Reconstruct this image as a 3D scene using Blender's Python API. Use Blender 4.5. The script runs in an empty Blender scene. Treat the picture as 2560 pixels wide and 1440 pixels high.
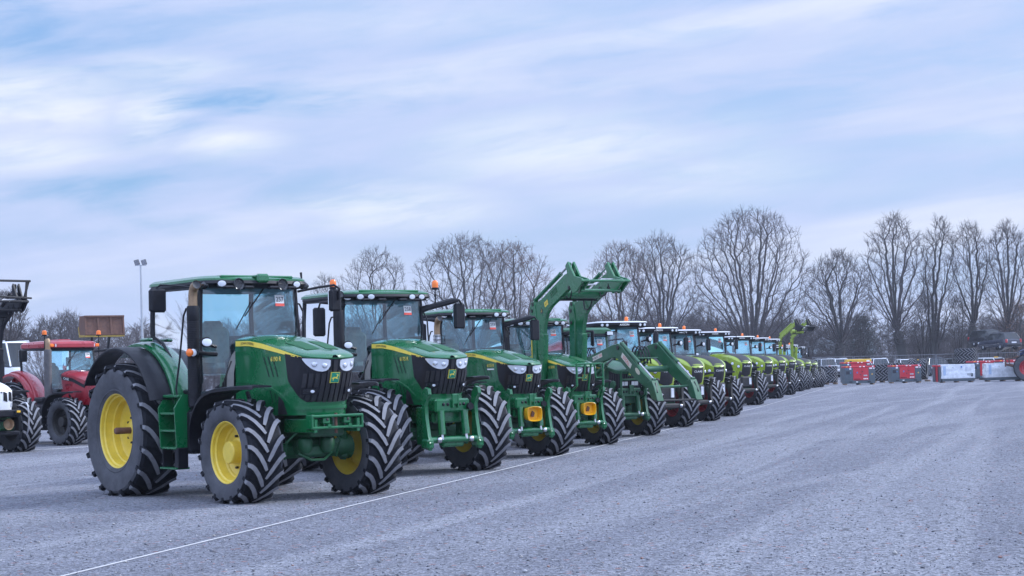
import bpy, math, random
import numpy as np
from mathutils import Matrix, Vector
from mathutils.geometry import tessellate_polygon
random.seed(7)
SC = bpy.context.scene
COL = SC.collection
PI = math.pi
R = math.radians

# ------------------------------------------------------------------ camera
CAM_H, F_PX, PITCH, ROLL = 1.64, 4420.0, .0463, .0257
cd = bpy.data.cameras.new('camera')
cam = bpy.data.objects.new('camera', cd); COL.objects.link(cam)
cam.matrix_world = Matrix.Translation((0, 0, CAM_H)) @ Matrix.Rotation(PI/2+PITCH, 4, 'X') @ Matrix.Rotation(-ROLL, 4, 'Z')
cd.sensor_width = 36; cd.lens = F_PX/2560*36
cd.clip_start = .1; cd.clip_end = 6000
SC.camera = cam

def ray(u, v):
    u -= 1280; v -= 720
    cr, sr = math.cos(ROLL), math.sin(ROLL)
    a = cr*u-sr*v; b = sr*u+cr*v
    x = a/F_PX; z = -b/F_PX
    c, s = math.cos(PITCH), math.sin(PITCH)
    return Vector((x, c-s*z, s+c*z))
def at(u, v, Y):
    """point at depth Y seen at photo pixel u, v"""
    d = ray(u, v)
    return Vector((0, 0, CAM_H)) + d*(Y/d.y)
def ground_at(u, v):
    d = ray(u, v); t = CAM_H/-d.z
    return d.x*t, d.y*t
def ground_x(u, Y):
    return at(u, 925, Y).x

# ------------------------------------------------------------------ materials
def nodes(name):
    m = bpy.data.materials.new(name); m.use_nodes = True
    nt = m.node_tree
    return m, nt, nt.nodes['Principled BSDF']
def mat(name, col, rough=.5, metal=0., var=.12, scale=6., coat=0., dust=0., dustcol=(.30, .29, .28), bump=0., spec=.5):
    """painted / rubber / metal surface: colour with slow mottling, dust and uneven gloss"""
    m, nt, p = nodes(name)
    L = nt.links; N = nt.nodes
    tc = N.new('ShaderNodeTexCoord')
    oi = N.new('ShaderNodeObjectInfo')
    n1 = N.new('ShaderNodeTexNoise'); n1.inputs['Scale'].default_value = scale; n1.inputs['Detail'].default_value = 6
    n1.inputs['Roughness'].default_value = .65
    L.new(tc.outputs['Object'], n1.inputs['Vector'])
    mr = N.new('ShaderNodeMapRange'); mr.inputs[1].default_value = .3; mr.inputs[2].default_value = .7
    mr.inputs[3].default_value = 1-var; mr.inputs[4].default_value = 1+var
    L.new(n1.outputs['Fac'], mr.inputs[0])
    mx = N.new('ShaderNodeMix'); mx.data_type = 'RGBA'; mx.blend_type = 'MULTIPLY'; mx.inputs['Factor'].default_value = 1
    mx.inputs['A'].default_value = (*col, 1)
    L.new(mr.outputs[0], mx.inputs['B'])
    out = mx.outputs['Result']
    if dust > 0:
        n2 = N.new('ShaderNodeTexNoise'); n2.inputs['Scale'].default_value = scale*.6; n2.inputs['Detail'].default_value = 9
        n2.inputs['Roughness'].default_value = .75
        L.new(tc.outputs['Object'], n2.inputs['Vector'])
        m2 = N.new('ShaderNodeMapRange'); m2.inputs[1].default_value = .42; m2.inputs[2].default_value = .8
        m2.inputs[3].default_value = 0; m2.inputs[4].default_value = dust
        L.new(n2.outputs['Fac'], m2.inputs[0])
        mx2 = N.new('ShaderNodeMix'); mx2.data_type = 'RGBA'
        mx2.inputs['B'].default_value = (*dustcol, 1)
        L.new(out, mx2.inputs['A']); L.new(m2.outputs[0], mx2.inputs['Factor'])
        out = mx2.outputs['Result']
    L.new(out, p.inputs['Base Color'])
    mr3 = N.new('ShaderNodeMapRange'); mr3.inputs[1].default_value = .3; mr3.inputs[2].default_value = .7
    mr3.inputs[3].default_value = max(.03, rough-.08); mr3.inputs[4].default_value = min(1, rough+.12)
    L.new(n1.outputs['Fac'], mr3.inputs[0]); L.new(mr3.outputs[0], p.inputs['Roughness'])
    p.inputs['Metallic'].default_value = metal
    p.inputs['Specular IOR Level'].default_value = spec
    p.inputs['Coat Weight'].default_value = coat
    p.inputs['Coat Roughness'].default_value = .08
    if bump:
        b = N.new('ShaderNodeBump'); b.inputs['Strength'].default_value = bump; b.inputs['Distance'].default_value = .01
        n3 = N.new('ShaderNodeTexNoise'); n3.inputs['Scale'].default_value = scale*8; n3.inputs['Detail'].default_value = 4
        L.new(tc.outputs['Object'], n3.inputs['Vector']); L.new(n3.outputs['Fac'], b.inputs['Height'])
        L.new(b.outputs[0], p.inputs['Normal'])
    return m
def glass(name, tint, refl=1.0, rough=.02, dirt=.10):
    """window glass: tinted see-through sheet with a Fresnel mirror and a film of dust"""
    m = bpy.data.materials.new(name); m.use_nodes = True
    nt = m.node_tree; N = nt.nodes; L = nt.links
    N.clear()
    o = N.new('ShaderNodeOutputMaterial')
    t = N.new('ShaderNodeBsdfTransparent'); t.inputs[0].default_value = (*tint, 1)
    g = N.new('ShaderNodeBsdfGlossy'); g.inputs['Roughness'].default_value = rough
    g.inputs[0].default_value = (.95, .98, 1, 1)
    d = N.new('ShaderNodeBsdfDiffuse'); d.inputs[0].default_value = (.55, .62, .66, 1)
    fr = N.new('ShaderNodeFresnel'); fr.inputs[0].default_value = 1.7
    mm = N.new('ShaderNodeMath'); mm.operation = 'MULTIPLY'; mm.inputs[1].default_value = refl
    L.new(fr.outputs[0], mm.inputs[0])
    tc = N.new('ShaderNodeTexCoord')
    n = N.new('ShaderNodeTexNoise'); n.inputs['Scale'].default_value = 3; n.inputs['Detail'].default_value = 5
    L.new(tc.outputs['Object'], n.inputs['Vector'])
    mr = N.new('ShaderNodeMapRange'); mr.inputs[1].default_value = .3; mr.inputs[2].default_value = .8
    mr.inputs[3].default_value = dirt*.4; mr.inputs[4].default_value = dirt*1.8
    L.new(n.outputs['Fac'], mr.inputs[0])
    a = N.new('ShaderNodeMixShader'); b = N.new('ShaderNodeMixShader')
    L.new(mr.outputs[0], a.inputs[0]); L.new(t.outputs[0], a.inputs[1]); L.new(d.outputs[0], a.inputs[2])
    L.new(mm.outputs[0], b.inputs[0]); L.new(a.outputs[0], b.inputs[1]); L.new(g.outputs[0], b.inputs[2])
    L.new(b.outputs[0], o.inputs[0])
    return m
M = {}
M['green'] = mat('green_paint', (.002, .118, .036), .24, coat=.7, var=.07, scale=3, dust=.02)
M['green_old'] = mat('faded_green_paint', (.007, .088, .034), .42, coat=.1, var=.2, scale=4, dust=.18)
M['green_dk'] = mat('dark_green_casting', (.004, .075, .026), .45, var=.25, scale=9, dust=.25, dustcol=(.12, .12, .10))
M['yellow'] = mat('yellow_paint', (.72, .52, .05), .38, coat=.2, var=.14, scale=5, dust=.32, dustcol=(.36, .28, .12))
M['stripe_yellow'] = mat('stripe_yellow', (.86, .66, .09), .35, var=.04)
M['yellow_lens'] = mat('yellow_plastic', (.80, .42, .01), .35, var=.08)
M['black'] = mat('black_plastic', (.007, .0075, .012), .42, var=.25, scale=8, dust=.03, spec=.3)
M['black_gl'] = mat('gloss_black', (.012, .013, .017), .22, var=.1, coat=.3)
M['grille'] = mat('grille_mesh_grey', (.014, .014, .018), .5, var=.25, scale=30, dust=.06)
M['rubber'] = mat('tyre_rubber', (.009, .010, .014), .78, var=.3, scale=7, dust=.35, dustcol=(.05, .052, .062), bump=.25, spec=.25)
M['lug'] = mat('worn_tread_rubber', (.175, .176, .192), .85, var=.25, scale=9, dust=.35, dustcol=(.26, .26, .27), bump=.2)
M['sidewall'] = mat('dusty_sidewall', (.052, .054, .064), .8, var=.4, scale=3.5, dust=.6, dustcol=(.15, .15, .165), bump=.2)
M['steel'] = mat('bright_steel', (.55, .55, .57), .28, metal=1, var=.15)
M['iron'] = mat('dark_iron', (.035, .034, .034), .55, metal=.3, var=.3, scale=12, dust=.3, dustcol=(.09, .075, .06))
M['rust'] = mat('rusty_steel', (.13, .062, .042), .8, var=.35, scale=7, dust=.5, dustcol=(.07, .040, .032), bump=.3)
M['tan'] = mat('heat_tanned_pipe', (.30, .20, .12), .45, metal=.4, var=.3, scale=10)
M['lens'] = mat('clear_lamp_lens', (.62, .65, .70), .06, var=.05, coat=1., spec=.8)
M['lens_dk'] = mat('lamp_reflector', (.55, .57, .62), .12, metal=.8, var=.2, scale=30)
M['orange'] = mat('amber_plastic', (.85, .17, .008), .3, coat=.4, var=.1)
M['redlens'] = mat('red_lamp_plastic', (.45, .015, .02), .25, coat=.4)
M['grey'] = mat('warm_grey_trim', (.20, .195, .18), .6, var=.15, dust=.2)
M['seat'] = mat('seat_cloth', (.22, .21, .19), .9, var=.2, scale=14)
M['interior'] = mat('cab_interior', (.05, .052, .058), .7, var=.2)
M['white'] = mat('white_paint', (.76, .77, .79), .35, coat=.2, var=.05, dust=.12, dustcol=(.45, .44, .42))
M['sticker'] = mat('white_sticker', (.82, .82, .83), .5, var=.02)
M['stickred'] = mat('red_sticker_strip', (.72, .06, .04), .5, var=.03)
M['ink'] = mat('black_ink', (.02, .02, .03), .5, var=.02)
M['ylw_txt'] = mat('yellow_lettering', (.72, .60, .08), .4, var=.03)
M['wht_txt'] = mat('white_lettering', (.80, .80, .80), .4, var=.03)
M['red_txt'] = mat('red_lettering', (.62, .03, .03), .4, var=.03)
M['lime'] = mat('lime_paint', (.235, .33, .010), .28, coat=.5, var=.08, scale=3, dust=.08, dustcol=(.42, .42, .30))
M['roofwhite'] = mat('white_roof', (.56, .58, .62), .35, coat=.2, var=.05, dust=.15, dustcol=(.5, .5, .5))
M['redrim'] = mat('red_rim_paint', (.42, .010, .022), .35, coat=.3, var=.15, dust=.12, dustcol=(.15, .08, .07))
M['casered'] = mat('red_tractor_paint', (.32, .009, .022), .30, coat=.45, var=.12, scale=3, dust=.16)
M['blue'] = mat('blue_paint', (.018, .05, .19), .35, coat=.3, var=.12, dust=.12)
M['galv'] = mat('galvanised_steel', (.42, .44, .47), .45, metal=.7, var=.2, scale=14)
M['fence_steel'] = mat('dull_fence_steel', (.20, .21, .235), .5, metal=.5, var=.2)
M['glass'] = glass('cab_glass', (.62, .87, .92), 1.0, dirt=.010)
M['carglass'] = glass('car_glass', (.03, .04, .048), .9, dirt=.01)
M['mirror'] = mat('mirror_glass', (.8, .82, .85), .03, metal=1, var=.02)
M['gengrey'] = mat('slate_grey_paint', (.060, .082, .100), .45, coat=.1, var=.12, dust=.18)
M['genred'] = mat('generator_red', (.50, .012, .028), .38, coat=.2, var=.1, dust=.10)
M['genyel'] = mat('generator_yellow', (.72, .42, .02), .4, coat=.2, var=.1, dust=.12)
M['film'] = mat('stretch_film', (.66, .69, .74), .22, coat=.4, var=.18, scale=5, bump=.4)
M['wood'] = mat('pallet_wood', (.26, .17, .11), .8, var=.3, scale=12, dust=.3)
M['bluelab'] = mat('blue_label', (.03, .16, .45), .5, var=.05)
M['yellab'] = mat('warning_yellow', (.80, .45, .03), .5, var=.05)
CARCOL = {'silver': mat('silver_car_paint', (.36, .38, .41), .25, metal=.6, coat=.6, var=.05),
 'white': mat('white_car_paint', (.74, .75, .78), .25, coat=.6, var=.03),
 'black': mat('black_car_paint', (.010, .011, .016), .2, coat=.8, var=.05),
 'navy': mat('dark_blue_car_paint', (.018, .022, .040), .2, coat=.8, var=.05),
 'grey': mat('grey_car_paint', (.12, .125, .14), .25, metal=.4, coat=.6, var=.05)}

# ------------------------------------------------------------------ mesh helpers
class MB:
    def __init__(s): s.v = []; s.f = []; s.m = []
    def add(s, vs, fs, mi=0, X=None):
        b = len(s.v)
        if X is not None: vs = [X @ Vector(p) for p in vs]
        s.v.extend([tuple(p) for p in vs]); s.f.extend([tuple(i+b for i in f) for f in fs]); s.m.extend([mi]*len(fs))
        return s
    def grid(s, rows, mi=0, closed=False, X=None):
        n = len(rows[0]); vs = [p for r in rows for p in r]; fs = []
        for i in range(len(rows)-1):
            for j in range(n if closed else n-1):
                k = (j+1) % n
                fs.append((i*n+j, i*n+k, (i+1)*n+k, (i+1)*n+j))
        return s.add(vs, fs, mi, X)
    def box(s, c, d, b=.008, mi=0, X=None):
        """box with chamfered edges"""
        hx, hy, hz = d[0]/2, d[1]/2, d[2]/2
        b = min(b, hx*.9, hy*.9, hz*.9)
        vs = []; idx = {}
        for sx in (-1, 1):
            for sy in (-1, 1):
                for sz in (-1, 1):
                    for a in range(3):
                        p = [sx*(hx-b), sy*(hy-b), sz*(hz-b)]
                        p[a] += (sx, sy, sz)[a]*b
                        idx[(sx, sy, sz, a)] = len(vs); vs.append((c[0]+p[0], c[1]+p[1], c[2]+p[2]))
        fs = []
        for a in range(3):
            o = [k for k in range(3) if k != a]
            for sg in (-1, 1):
                q = []
                for t in ((-1, -1), (1, -1), (1, 1), (-1, 1)):
                    k = [0, 0, 0]; k[a] = sg; k[o[0]], k[o[1]] = t; q.append(idx[(*k, a)])
                fs.append(q)
        for a in range(3):      # edges along axis a
            o = [k for k in range(3) if k != a]
            for s1 in (-1, 1):
                for s2 in (-1, 1):
                    k0 = [0, 0, 0]; k0[o[0]], k0[o[1]] = s1, s2; k1 = list(k0); k0[a] = -1; k1[a] = 1
                    fs.append((idx[(*k0, o[0])], idx[(*k1, o[0])], idx[(*k1, o[1])], idx[(*k0, o[1])]))
        for sx in (-1, 1):
            for sy in (-1, 1):
                for sz in (-1, 1):
                    fs.append([idx[(sx, sy, sz, a)] for a in range(3)])
        return s.add(vs, fs, mi, X)
    def tube(s, pts, r, n=8, mi=0, cap=True, X=None, flat=1.):
        pts = [Vector(p) for p in pts]; rs = r if isinstance(r, (list, tuple)) else [r]*len(pts)
        rows = []; up = None
        for i, p in enumerate(pts):
            t = (pts[min(i+1, len(pts)-1)]-pts[max(i-1, 0)]).normalized()
            if up is None:
                up = Vector((0, 0, 1)) if abs(t.z) < .9 else Vector((0, 1, 0))
            a = t.cross(up)
            if a.length < 1e-4: a = t.cross(Vector((1, 0, .1)))
            a.normalize(); b = a.cross(t).normalized(); up = b
            rows.append([p+(a*math.cos(2*PI*(k+.5)/n)+b*math.sin(2*PI*(k+.5)/n)*flat)*rs[i] for k in range(n)])
        s.grid(rows, mi, True, X)
        if cap:
            k = len(s.v)-n*len(rows)
            s.f.append(tuple(range(k, k+n))); s.m.append(mi)
            k2 = k+n*(len(rows)-1); s.f.append(tuple(range(k2, k2+n))); s.m.append(mi)
        return s
    def lathe(s, prof, n=32, c=(0, 0, 0), axis='y', mi=0, a0=0, a1=2*PI, X=None):
        """prof: (radius, offset along axis)"""
        full = abs(a1-a0-2*PI) < 1e-6
        m = n if full else n+1
        rows = []
        for r, h in prof:
            row = []
            for k in range(m):
                a = a0+(a1-a0)*k/n
                x, y = r*math.cos(a), r*math.sin(a)
                p = {'y': (x, h, y), 'z': (x, y, h), 'x': (h, x, y)}[axis]
                row.append((c[0]+p[0], c[1]+p[1], c[2]+p[2]))
            rows.append(row)
        return s.grid(rows, mi, full, X)
    def prism(s, poly, lo, hi, axis='y', mi=0, b=0., X=None):
        """polygon (2-D) pushed along an axis, rims chamfered by b"""
        n = len(poly)
        cx = sum(p[0] for p in poly)/n; cy = sum(p[1] for p in poly)/n
        def P(p, h): return {'y': (p[0], h, p[1]), 'z': (p[0], p[1], h), 'x': (h, p[0], p[1])}[axis]
        def inset(p):
            dx, dy = cx-p[0], cy-p[1]; l = math.hypot(dx, dy) or 1
            return (p[0]+dx/l*b, p[1]+dy/l*b)
        rows = [[P(inset(p), lo) for p in poly], [P(p, lo+b) for p in poly], [P(p, hi-b) for p in poly], [P(inset(p), hi) for p in poly]]
        if not b: rows = [rows[1], rows[2]]
        vs = [p for r in rows for p in r]; fs = []
        for i in range(len(rows)-1):
            for j in range(n): fs.append((i*n+j, i*n+(j+1) % n, (i+1)*n+(j+1) % n, (i+1)*n+j))
        tri = tessellate_polygon([[Vector((p[0], p[1], 0)) for p in poly]])
        fs += [tuple(t) for t in tri]; k = n*(len(rows)-1)
        fs += [tuple(i+k for i in t) for t in tri]
        return s.add(vs, fs, mi, X)
    def build(s, name, mats, parent=None, smooth=32, loc=None):
        me = bpy.data.meshes.new(name); me.from_pydata(s.v, [], s.f)
        if not isinstance(mats, (list, tuple)): mats = [mats]
        for m in mats: me.materials.append(M[m] if isinstance(m, str) else m)
        me.polygons.foreach_set('material_index', s.m)
        if smooth:
            me.polygons.foreach_set('use_smooth', [True]*len(s.f)); me.set_sharp_from_angle(angle=R(smooth))
        me.update()
        return link(name, me, parent, loc)
def link(name, me, parent=None, loc=None):
    o = bpy.data.objects.new(name, me); COL.objects.link(o)
    if parent: o.parent = parent
    if loc: o.location = loc
    return o
def tag(o, label=None, cat=None, group=None, kind=None):
    for k, v in (('label', label), ('category', cat), ('group', group), ('kind', kind)):
        if v: o[k] = v
    return o
def empty(name, loc, rz=0, label=None, cat=None, group=None, s=1):
    o = bpy.data.objects.new(name, None); COL.objects.link(o)
    o.location = loc; o.rotation_euler = (0, 0, rz); o.scale = (s, s, s); o.empty_display_size = .3
    return tag(o, label, cat, group)
def copy_tree(o, parent=None):
    c = o.copy(); COL.objects.link(c)
    if parent: c.parent = parent
    for ch in list(o.children): copy_tree(ch, c)
    return c
def lerp(a, b, t): return a+(b-a)*t
def table(tb, x):
    if x <= tb[0][0]: return tb[0][1]
    for (a, b), (c, d) in zip(tb, tb[1:]):
        if x <= c: return b+(d-b)*(x-a)/(c-a)
    return tb[-1][1]
def catmull(pts, n):
    P = [Vector(p) for p in pts]; out = []
    for i in range(len(P)-1):
        a, b, c, d = P[max(i-1, 0)], P[i], P[i+1], P[min(i+2, len(P)-1)]
        for k in range(n):
            t = k/n
            out.append(.5*((2*b)+(c-a)*t+(2*a-5*b+4*c-d)*t*t+(3*b-a-3*c+d)*t**3))
    return out+[P[-1]]
_txt = {}
def text_geo(s, h):
    """letters as flat faces, cap height h, centred on the origin"""
    if s not in _txt:
        cu = bpy.data.curves.new('lettering', 'FONT'); cu.body = s; cu.resolution_u = 3
        cu.align_x = 'CENTER'; cu.align_y = 'CENTER'; cu.offset = .008
        o = bpy.data.objects.new('lettering', cu)
        me = bpy.data.meshes.new_from_object(o)
        vs = [tuple(v.co) for v in me.vertices]; fs = [tuple(p.vertices) for p in me.polygons]
        bpy.data.objects.remove(o); bpy.data.meshes.remove(me); bpy.data.curves.remove(cu)
        _txt[s] = (vs, fs)
    vs, fs = _txt[s]
    hh = (max(v[1] for v in vs)-min(v[1] for v in vs)) or 1; my = (max(v[1] for v in vs)+min(v[1] for v in vs))/2
    k = h/hh
    return [(v[0]*k, (v[1]-my)*k) for v in vs], fs
def put_text(mb, s, h, fn, mi=0, wide=1.):
    vs, fs = text_geo(s, h)
    mb.add([fn(u*wide, v) for u, v in vs], fs, mi)
DEER = [(-.48, -.06), (-.34, .02), (-.20, .10), (.02, .08), (.16, .14), (.20, .28), (.12, .40), (.02, .46), (.16, .46), (.24, .40),
 (.28, .48), (.33, .38), (.44, .30), (.33, .24), (.28, .08), (.24, -.06), (.34, -.14), (.50, -.16), (.34, -.22), (.18, -.16), (.06, -.10),
 (-.12, -.10), (-.24, -.16), (-.20, -.30), (-.30, -.44), (-.34, -.28), (-.34, -.14), (-.46, -.20)]
def put_deer(mb, size, fn, mi=0):
    tri = tessellate_polygon([[Vector((x, y, 0)) for x, y in DEER]])
    mb.add([fn(-x*size, y*size) for x, y in DEER], [tuple(t) for t in tri], mi)

# ------------------------------------------------------------------ wheels
_wm = {}
def tyre_mesh(Ro, W, rr, side, lugs=18, seed=0):
    """tractor tyre, axis y, outer side towards side*y; chevron lugs lead at their middle"""
    key = (Ro, W, rr, side, lugs)
    if key in _wm: return _wm[key]
    mb = MB(); H = Ro-rr; Rc = Ro-.05; hw = W/2
    pr = [(rr-.005, -.80*hw), (rr+.03, -.90*hw), (rr+.30*H, -1.0*hw), (rr+.55*H, -1.03*hw), (rr+.74*H, -1.0*hw), (Rc-.035, -.93*hw), (Rc-.008, -.80*hw), (Rc, -.4*hw), (Rc+.004, 0)]
    pr2 = pr+[(r, -y) for r, y in pr[-2::-1]]
    for a, b, mi in ((0, 5, 2), (5, len(pr2)-6, 0), (len(pr2)-6, len(pr2)-1, 2)):
        mb.lathe(pr2[a:b+1], 56, mi=mi)
    # raised rings on the sidewall
    for sg in (-1, 1):
        mb.lathe([(rr+.05, sg*.925*hw), (rr+.058, sg*.955*hw), (rr+.075, sg*.95*hw), (rr+.08, sg*.93*hw)], 48, mi=2)
    dphi = .62*W/Ro
    rnd = random.Random(seed)
    for half in (-1, 1):
        for k in range(lugs):
            p0 = 2*PI*(k+(.5 if half > 0 else 0))/lugs
            st = []
            for t in (.02, .2, .45, .7, .9, 1.0):
                st.append((p0+dphi*(1-(1-t)**1.55), half*t*hw*.97, Ro-.012*t*t))
            st.append((st[-1][0]+.015, half*hw*1.035, Ro-.045))
            st.append((st[-1][0]+.01, half*hw*1.05, Ro-.105))
            rows = []
            for i, (ph, y, r) in enumerate(st):
                a = st[max(i-1, 0)]; b = st[min(i+1, len(st)-1)]
                if i >= 5: a = st[3]; b = st[5]
                du, dy = (b[0]-a[0])*Ro, b[1]-a[1]; l = math.hypot(du, dy) or 1
                nu, ny = -dy/l, du/l
                w = (.029 if i else .020)*(W/.55)**.5
                low = Rc-.012 if i < 6 else r-.05
                row = []
                for q, rad in ((-1.5, low), (-1, r), (1, r), (1.5, low)):
                    if i >= 6: yy = y-(half*.05 if abs(q) > 1.2 else 0); f = ph+q*w*nu/Ro*(1 if abs(nu) > .3 else 3)
                    else: yy = y+q*w*ny; f = ph+q*w*nu/Ro
                    row.append((rad*math.cos(f), yy, rad*math.sin(f)))
                rows.append(row)
            b0 = len(mb.v)
            for i in range(len(rows)-1):
                for j in range(3):
                    pass
            vs = [p for r_ in rows for p in r_]; n = 4; fs = []; ms = []
            for i in range(len(rows)-1):
                for j in range(3):
                    fs.append((i*n+j, i*n+j+1, (i+1)*n+j+1, (i+1)*n+j)); ms.append(1 if j == 1 and i < 6 else 0)
            fs.append((0, 1, 2, 3)); ms.append(0)
            e = (len(rows)-1)*n; fs.append((e, e+1, e+2, e+3)); ms.append(0)
            mb.v.extend(vs); mb.f.extend([tuple(i+b0 for i in f) for f in fs]); mb.m.extend(ms)
    zf = -Ro*.955
    mb.v = [(x, y*(1+.05*max(0, min(1, (-.72*Ro-z)/(.2*Ro)))), max(z, zf)) for x, y, z in mb.v]
    o = mb.build('tyre', ['rubber', 'lug', 'sidewall'], smooth=28)
    me = o.data; bpy.data.objects.remove(o)
    _wm[key] = me
    return me
def rim_mesh(rr, W, side, kind, colour):
    key = ('rim', rr, W, side, kind, colour)
    if key in _wm: return _wm[key]
    mb = MB(); o = side*W/2*.80     # plane of the outer flange
    def q(pr, mi=0, n=40): mb.lathe([(r, o-side*d) for r, d in pr], n, mi=mi)
    full = W*.8
    barrel = [(rr+.022, .0), (rr+.024, -.012), (rr+.008, -.016), (rr-.008, 0), (rr-.015, .035), (rr-.035, .05), (rr-.038, .10), (rr-.055, .15), (rr-.075, .16)]
    q(barrel)
    q([(rr-.075, .16), (rr-.075, full-.16), (rr-.05, full-.12), (rr-.03, full-.05), (rr-.012, full-.02), (rr+.02, full)])
    dd = .27 if kind == 'rear' else .20
    q([(rr-.075, .16), (rr-.085, dd-.02), (rr-.12, dd), (rr*.55, dd+.012), (rr*.42, dd-.005), (rr*.36, dd-.01), (0.001, dd-.01)])
    nb = 10
    if kind == 'rear':
        q([(.14, dd-.015), (.14, dd-.05), (.10, dd-.07), (.001, dd-.07)], 0, 24)
        q([(.046, dd-.06), (.048, -.02), (.040, -.035), (.001, -.035)], 2, 16)
        rb = .185
    else:
        q([(.19, dd-.015), (.185, dd-.04), (.150, dd-.05), (.146, .030), (.136, .015), (.001, .015)], 0, 28)
        rb = .215
    for k in range(nb):
        a = 2*PI*k/nb
        mb.lathe([(.001, 0), (.018, 0), (.018, .035), (.001, .035)], 6, c=(rb*math.cos(a), o-side*(dd-.005)-(.035 if side > 0 else 0)+side*.03, rb*math.sin(a)), mi=1)
    ob = mb.build('rim', [colour, 'iron', 'rust'], smooth=30); me = ob.data; bpy.data.objects.remove(ob)
    _wm[key] = me
    return me
def wheel(root, name, x, y, Ro, W, rr, kind, colour, lugs=18, spin=0.):
    side = -1 if y < 0 else 1
    me = tyre_mesh(Ro, W, rr, side, lugs)
    w = link(name, None, root, (x, y, Ro*.955))
    t = link('tyre', me, w); r = link('rim', rim_mesh(rr, W, side, kind, colour), w)
    return w

# ------------------------------------------------------------------ bonnet surface
class Hood:
    """bonnet: plan contour (right half, rear -> nose tip), shoulder and lower lines along x, nose lean with z"""
    def __init__(s, plan, zs, zb, lean, crown, x0):
        half = catmull(plan, 8)
        pts = [(p[0], p[1]) for p in half]+[(p[0], -p[1]) for p in half[-2::-1]]
        acc = [0]
        for a, b in zip(pts, pts[1:]): acc.append(acc[-1]+math.hypot(b[0]-a[0], b[1]-a[1]))
        mid = acc[-1]/2
        s.pts = pts; s.acc = [a-mid for a in acc]; s.half = mid
        s.zs, s.zb, s.lean, s.crown, s.x0 = zs, zb, lean, crown, x0
        s.L = max(p[0] for p in pts)
    def C(s, t):
        t = max(-s.half, min(s.half, t))
        import bisect
        i = max(1, min(len(s.acc)-1, bisect.bisect_left(s.acc, t)))
        a, b = s.acc[i-1], s.acc[i]; k = (t-a)/((b-a) or 1)
        p, q = s.pts[i-1], s.pts[i]
        return p[0]+(q[0]-p[0])*k, p[1]+(q[1]-p[1])*k
    def s_of_x(s, x, side=-1):
        lo, hi = 0, s.half
        for _ in range(30):
            m = (lo+hi)/2
            if s.C(side*m)[0] > x: lo = m
            else: hi = m
        return side*(lo+hi)/2
    def P(s, t, z, off=0.):
        x, y = s.C(t); xa, ya = s.C(t-.02); xb, yb = s.C(t+.02)
        nx, ny = (yb-ya), -(xb-xa); l = math.hypot(nx, ny) or 1
        w = max(0, min(1, (x-(s.L-.9))/.75)); w = w*w*(3-2*w)
        return (x+table(s.lean, z)*w+nx/l*off, y+ny/l*off, z)
    def top(s, x, y, off=0.):
        t = s.s_of_x(x); w = abs(s.C(t)[1]) or .01
        q = min(1, abs(y)/w)
        return (x, y, table(s.zs, x)+table(s.crown, x)*(1-q**2.6)+off)
    def shell(s, mb, mi=0):
        n = 72; ts = [-s.half+2*s.half*k/n for k in range(n+1)]
        rows = []
        for v in (0, .12, .3, .5, .7, .88, 1):
            row = []
            for t in ts:
                x = s.C(t)[0]; z0, z1 = table(s.zb, x), table(s.zs, x)
                row.append(s.P(t, z0+(z1-.025-z0)*v))
            rows.append(row)
        mb.grid(rows, mi)
        xs = [s.x0+(s.L-s.x0)*(1-(1-k/22)**1.6) for k in range(23)]
        rows = []
        for x in xs:
            x = min(x, s.L-.004); t = s.s_of_x(x); y0 = abs(s.C(t)[1])
            p0 = s.P(t, table(s.zs, x)-.025)
            row = [(p0[0], -abs(p0[1]), p0[2])]
            for k in range(-7, 8):
                q = k/7; y = q*(y0-.02 if y0 > .05 else y0*.6)
                row.append(s.top(x-.0, y)[:2]+(table(s.zs, x)+table(s.crown, x)*(1-abs(q)**2.6),))
            row.append((p0[0], abs(p0[1]), p0[2]))
            rows.append(row)
        mb.grid(rows, mi)
    def patch(s, mb, ts, lo, hi, mi=0, off=.005, m=6, skirt=.012):
        """sheet lying on the flank between curves lo(t) and hi(t)"""
        cols = []
        for t in ts:
            a, b = lo(t), hi(t)
            cols.append([s.P(t, a+(b-a)*k/m, off) for k in range(m+1)])
        mb.grid(cols, mi)
        if skirt:
            ring = [(ts[i], lo(ts[i])) for i in range(len(ts))]+[(ts[-1], lerp(lo(ts[-1]), hi(ts[-1]), k/m)) for k in range(m+1)]
            ring += [(ts[i], hi(ts[i])) for i in range(len(ts)-1, -1, -1)]+[(ts[0], lerp(hi(ts[0]), lo(ts[0]), k/m)) for k in range(m+1)]
            mb.grid([[s.P(t, z, off) for t, z in ring], [s.P(t, z, off-skirt) for t, z in ring]], mi)
    def quad(s, mb, c, mi=0, off=.006, n=5, skirt=.01):
        """bilinear sheet from four (t,z) corners"""
        def B(u, v):
            a = [lerp(c[0][i], c[1][i], u) for i in (0, 1)]; b = [lerp(c[3][i], c[2][i], u) for i in (0, 1)]
            return lerp(a[0], b[0], v), lerp(a[1], b[1], v)
        mb.grid([[s.P(*B(i/n, j/n), off) for j in range(n+1)] for i in range(n+1)], mi)
        if skirt:
            ring = [B(i/n, 0) for i in range(n)]+[B(1, i/n) for i in range(n)]+[B(1-i/n, 1) for i in range(n)]+[B(0, 1-i/n) for i in range(n+1)]
            mb.grid([[s.P(t, z, off) for t, z in ring], [s.P(t, z, off-skirt) for t, z in ring]], mi)

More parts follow.
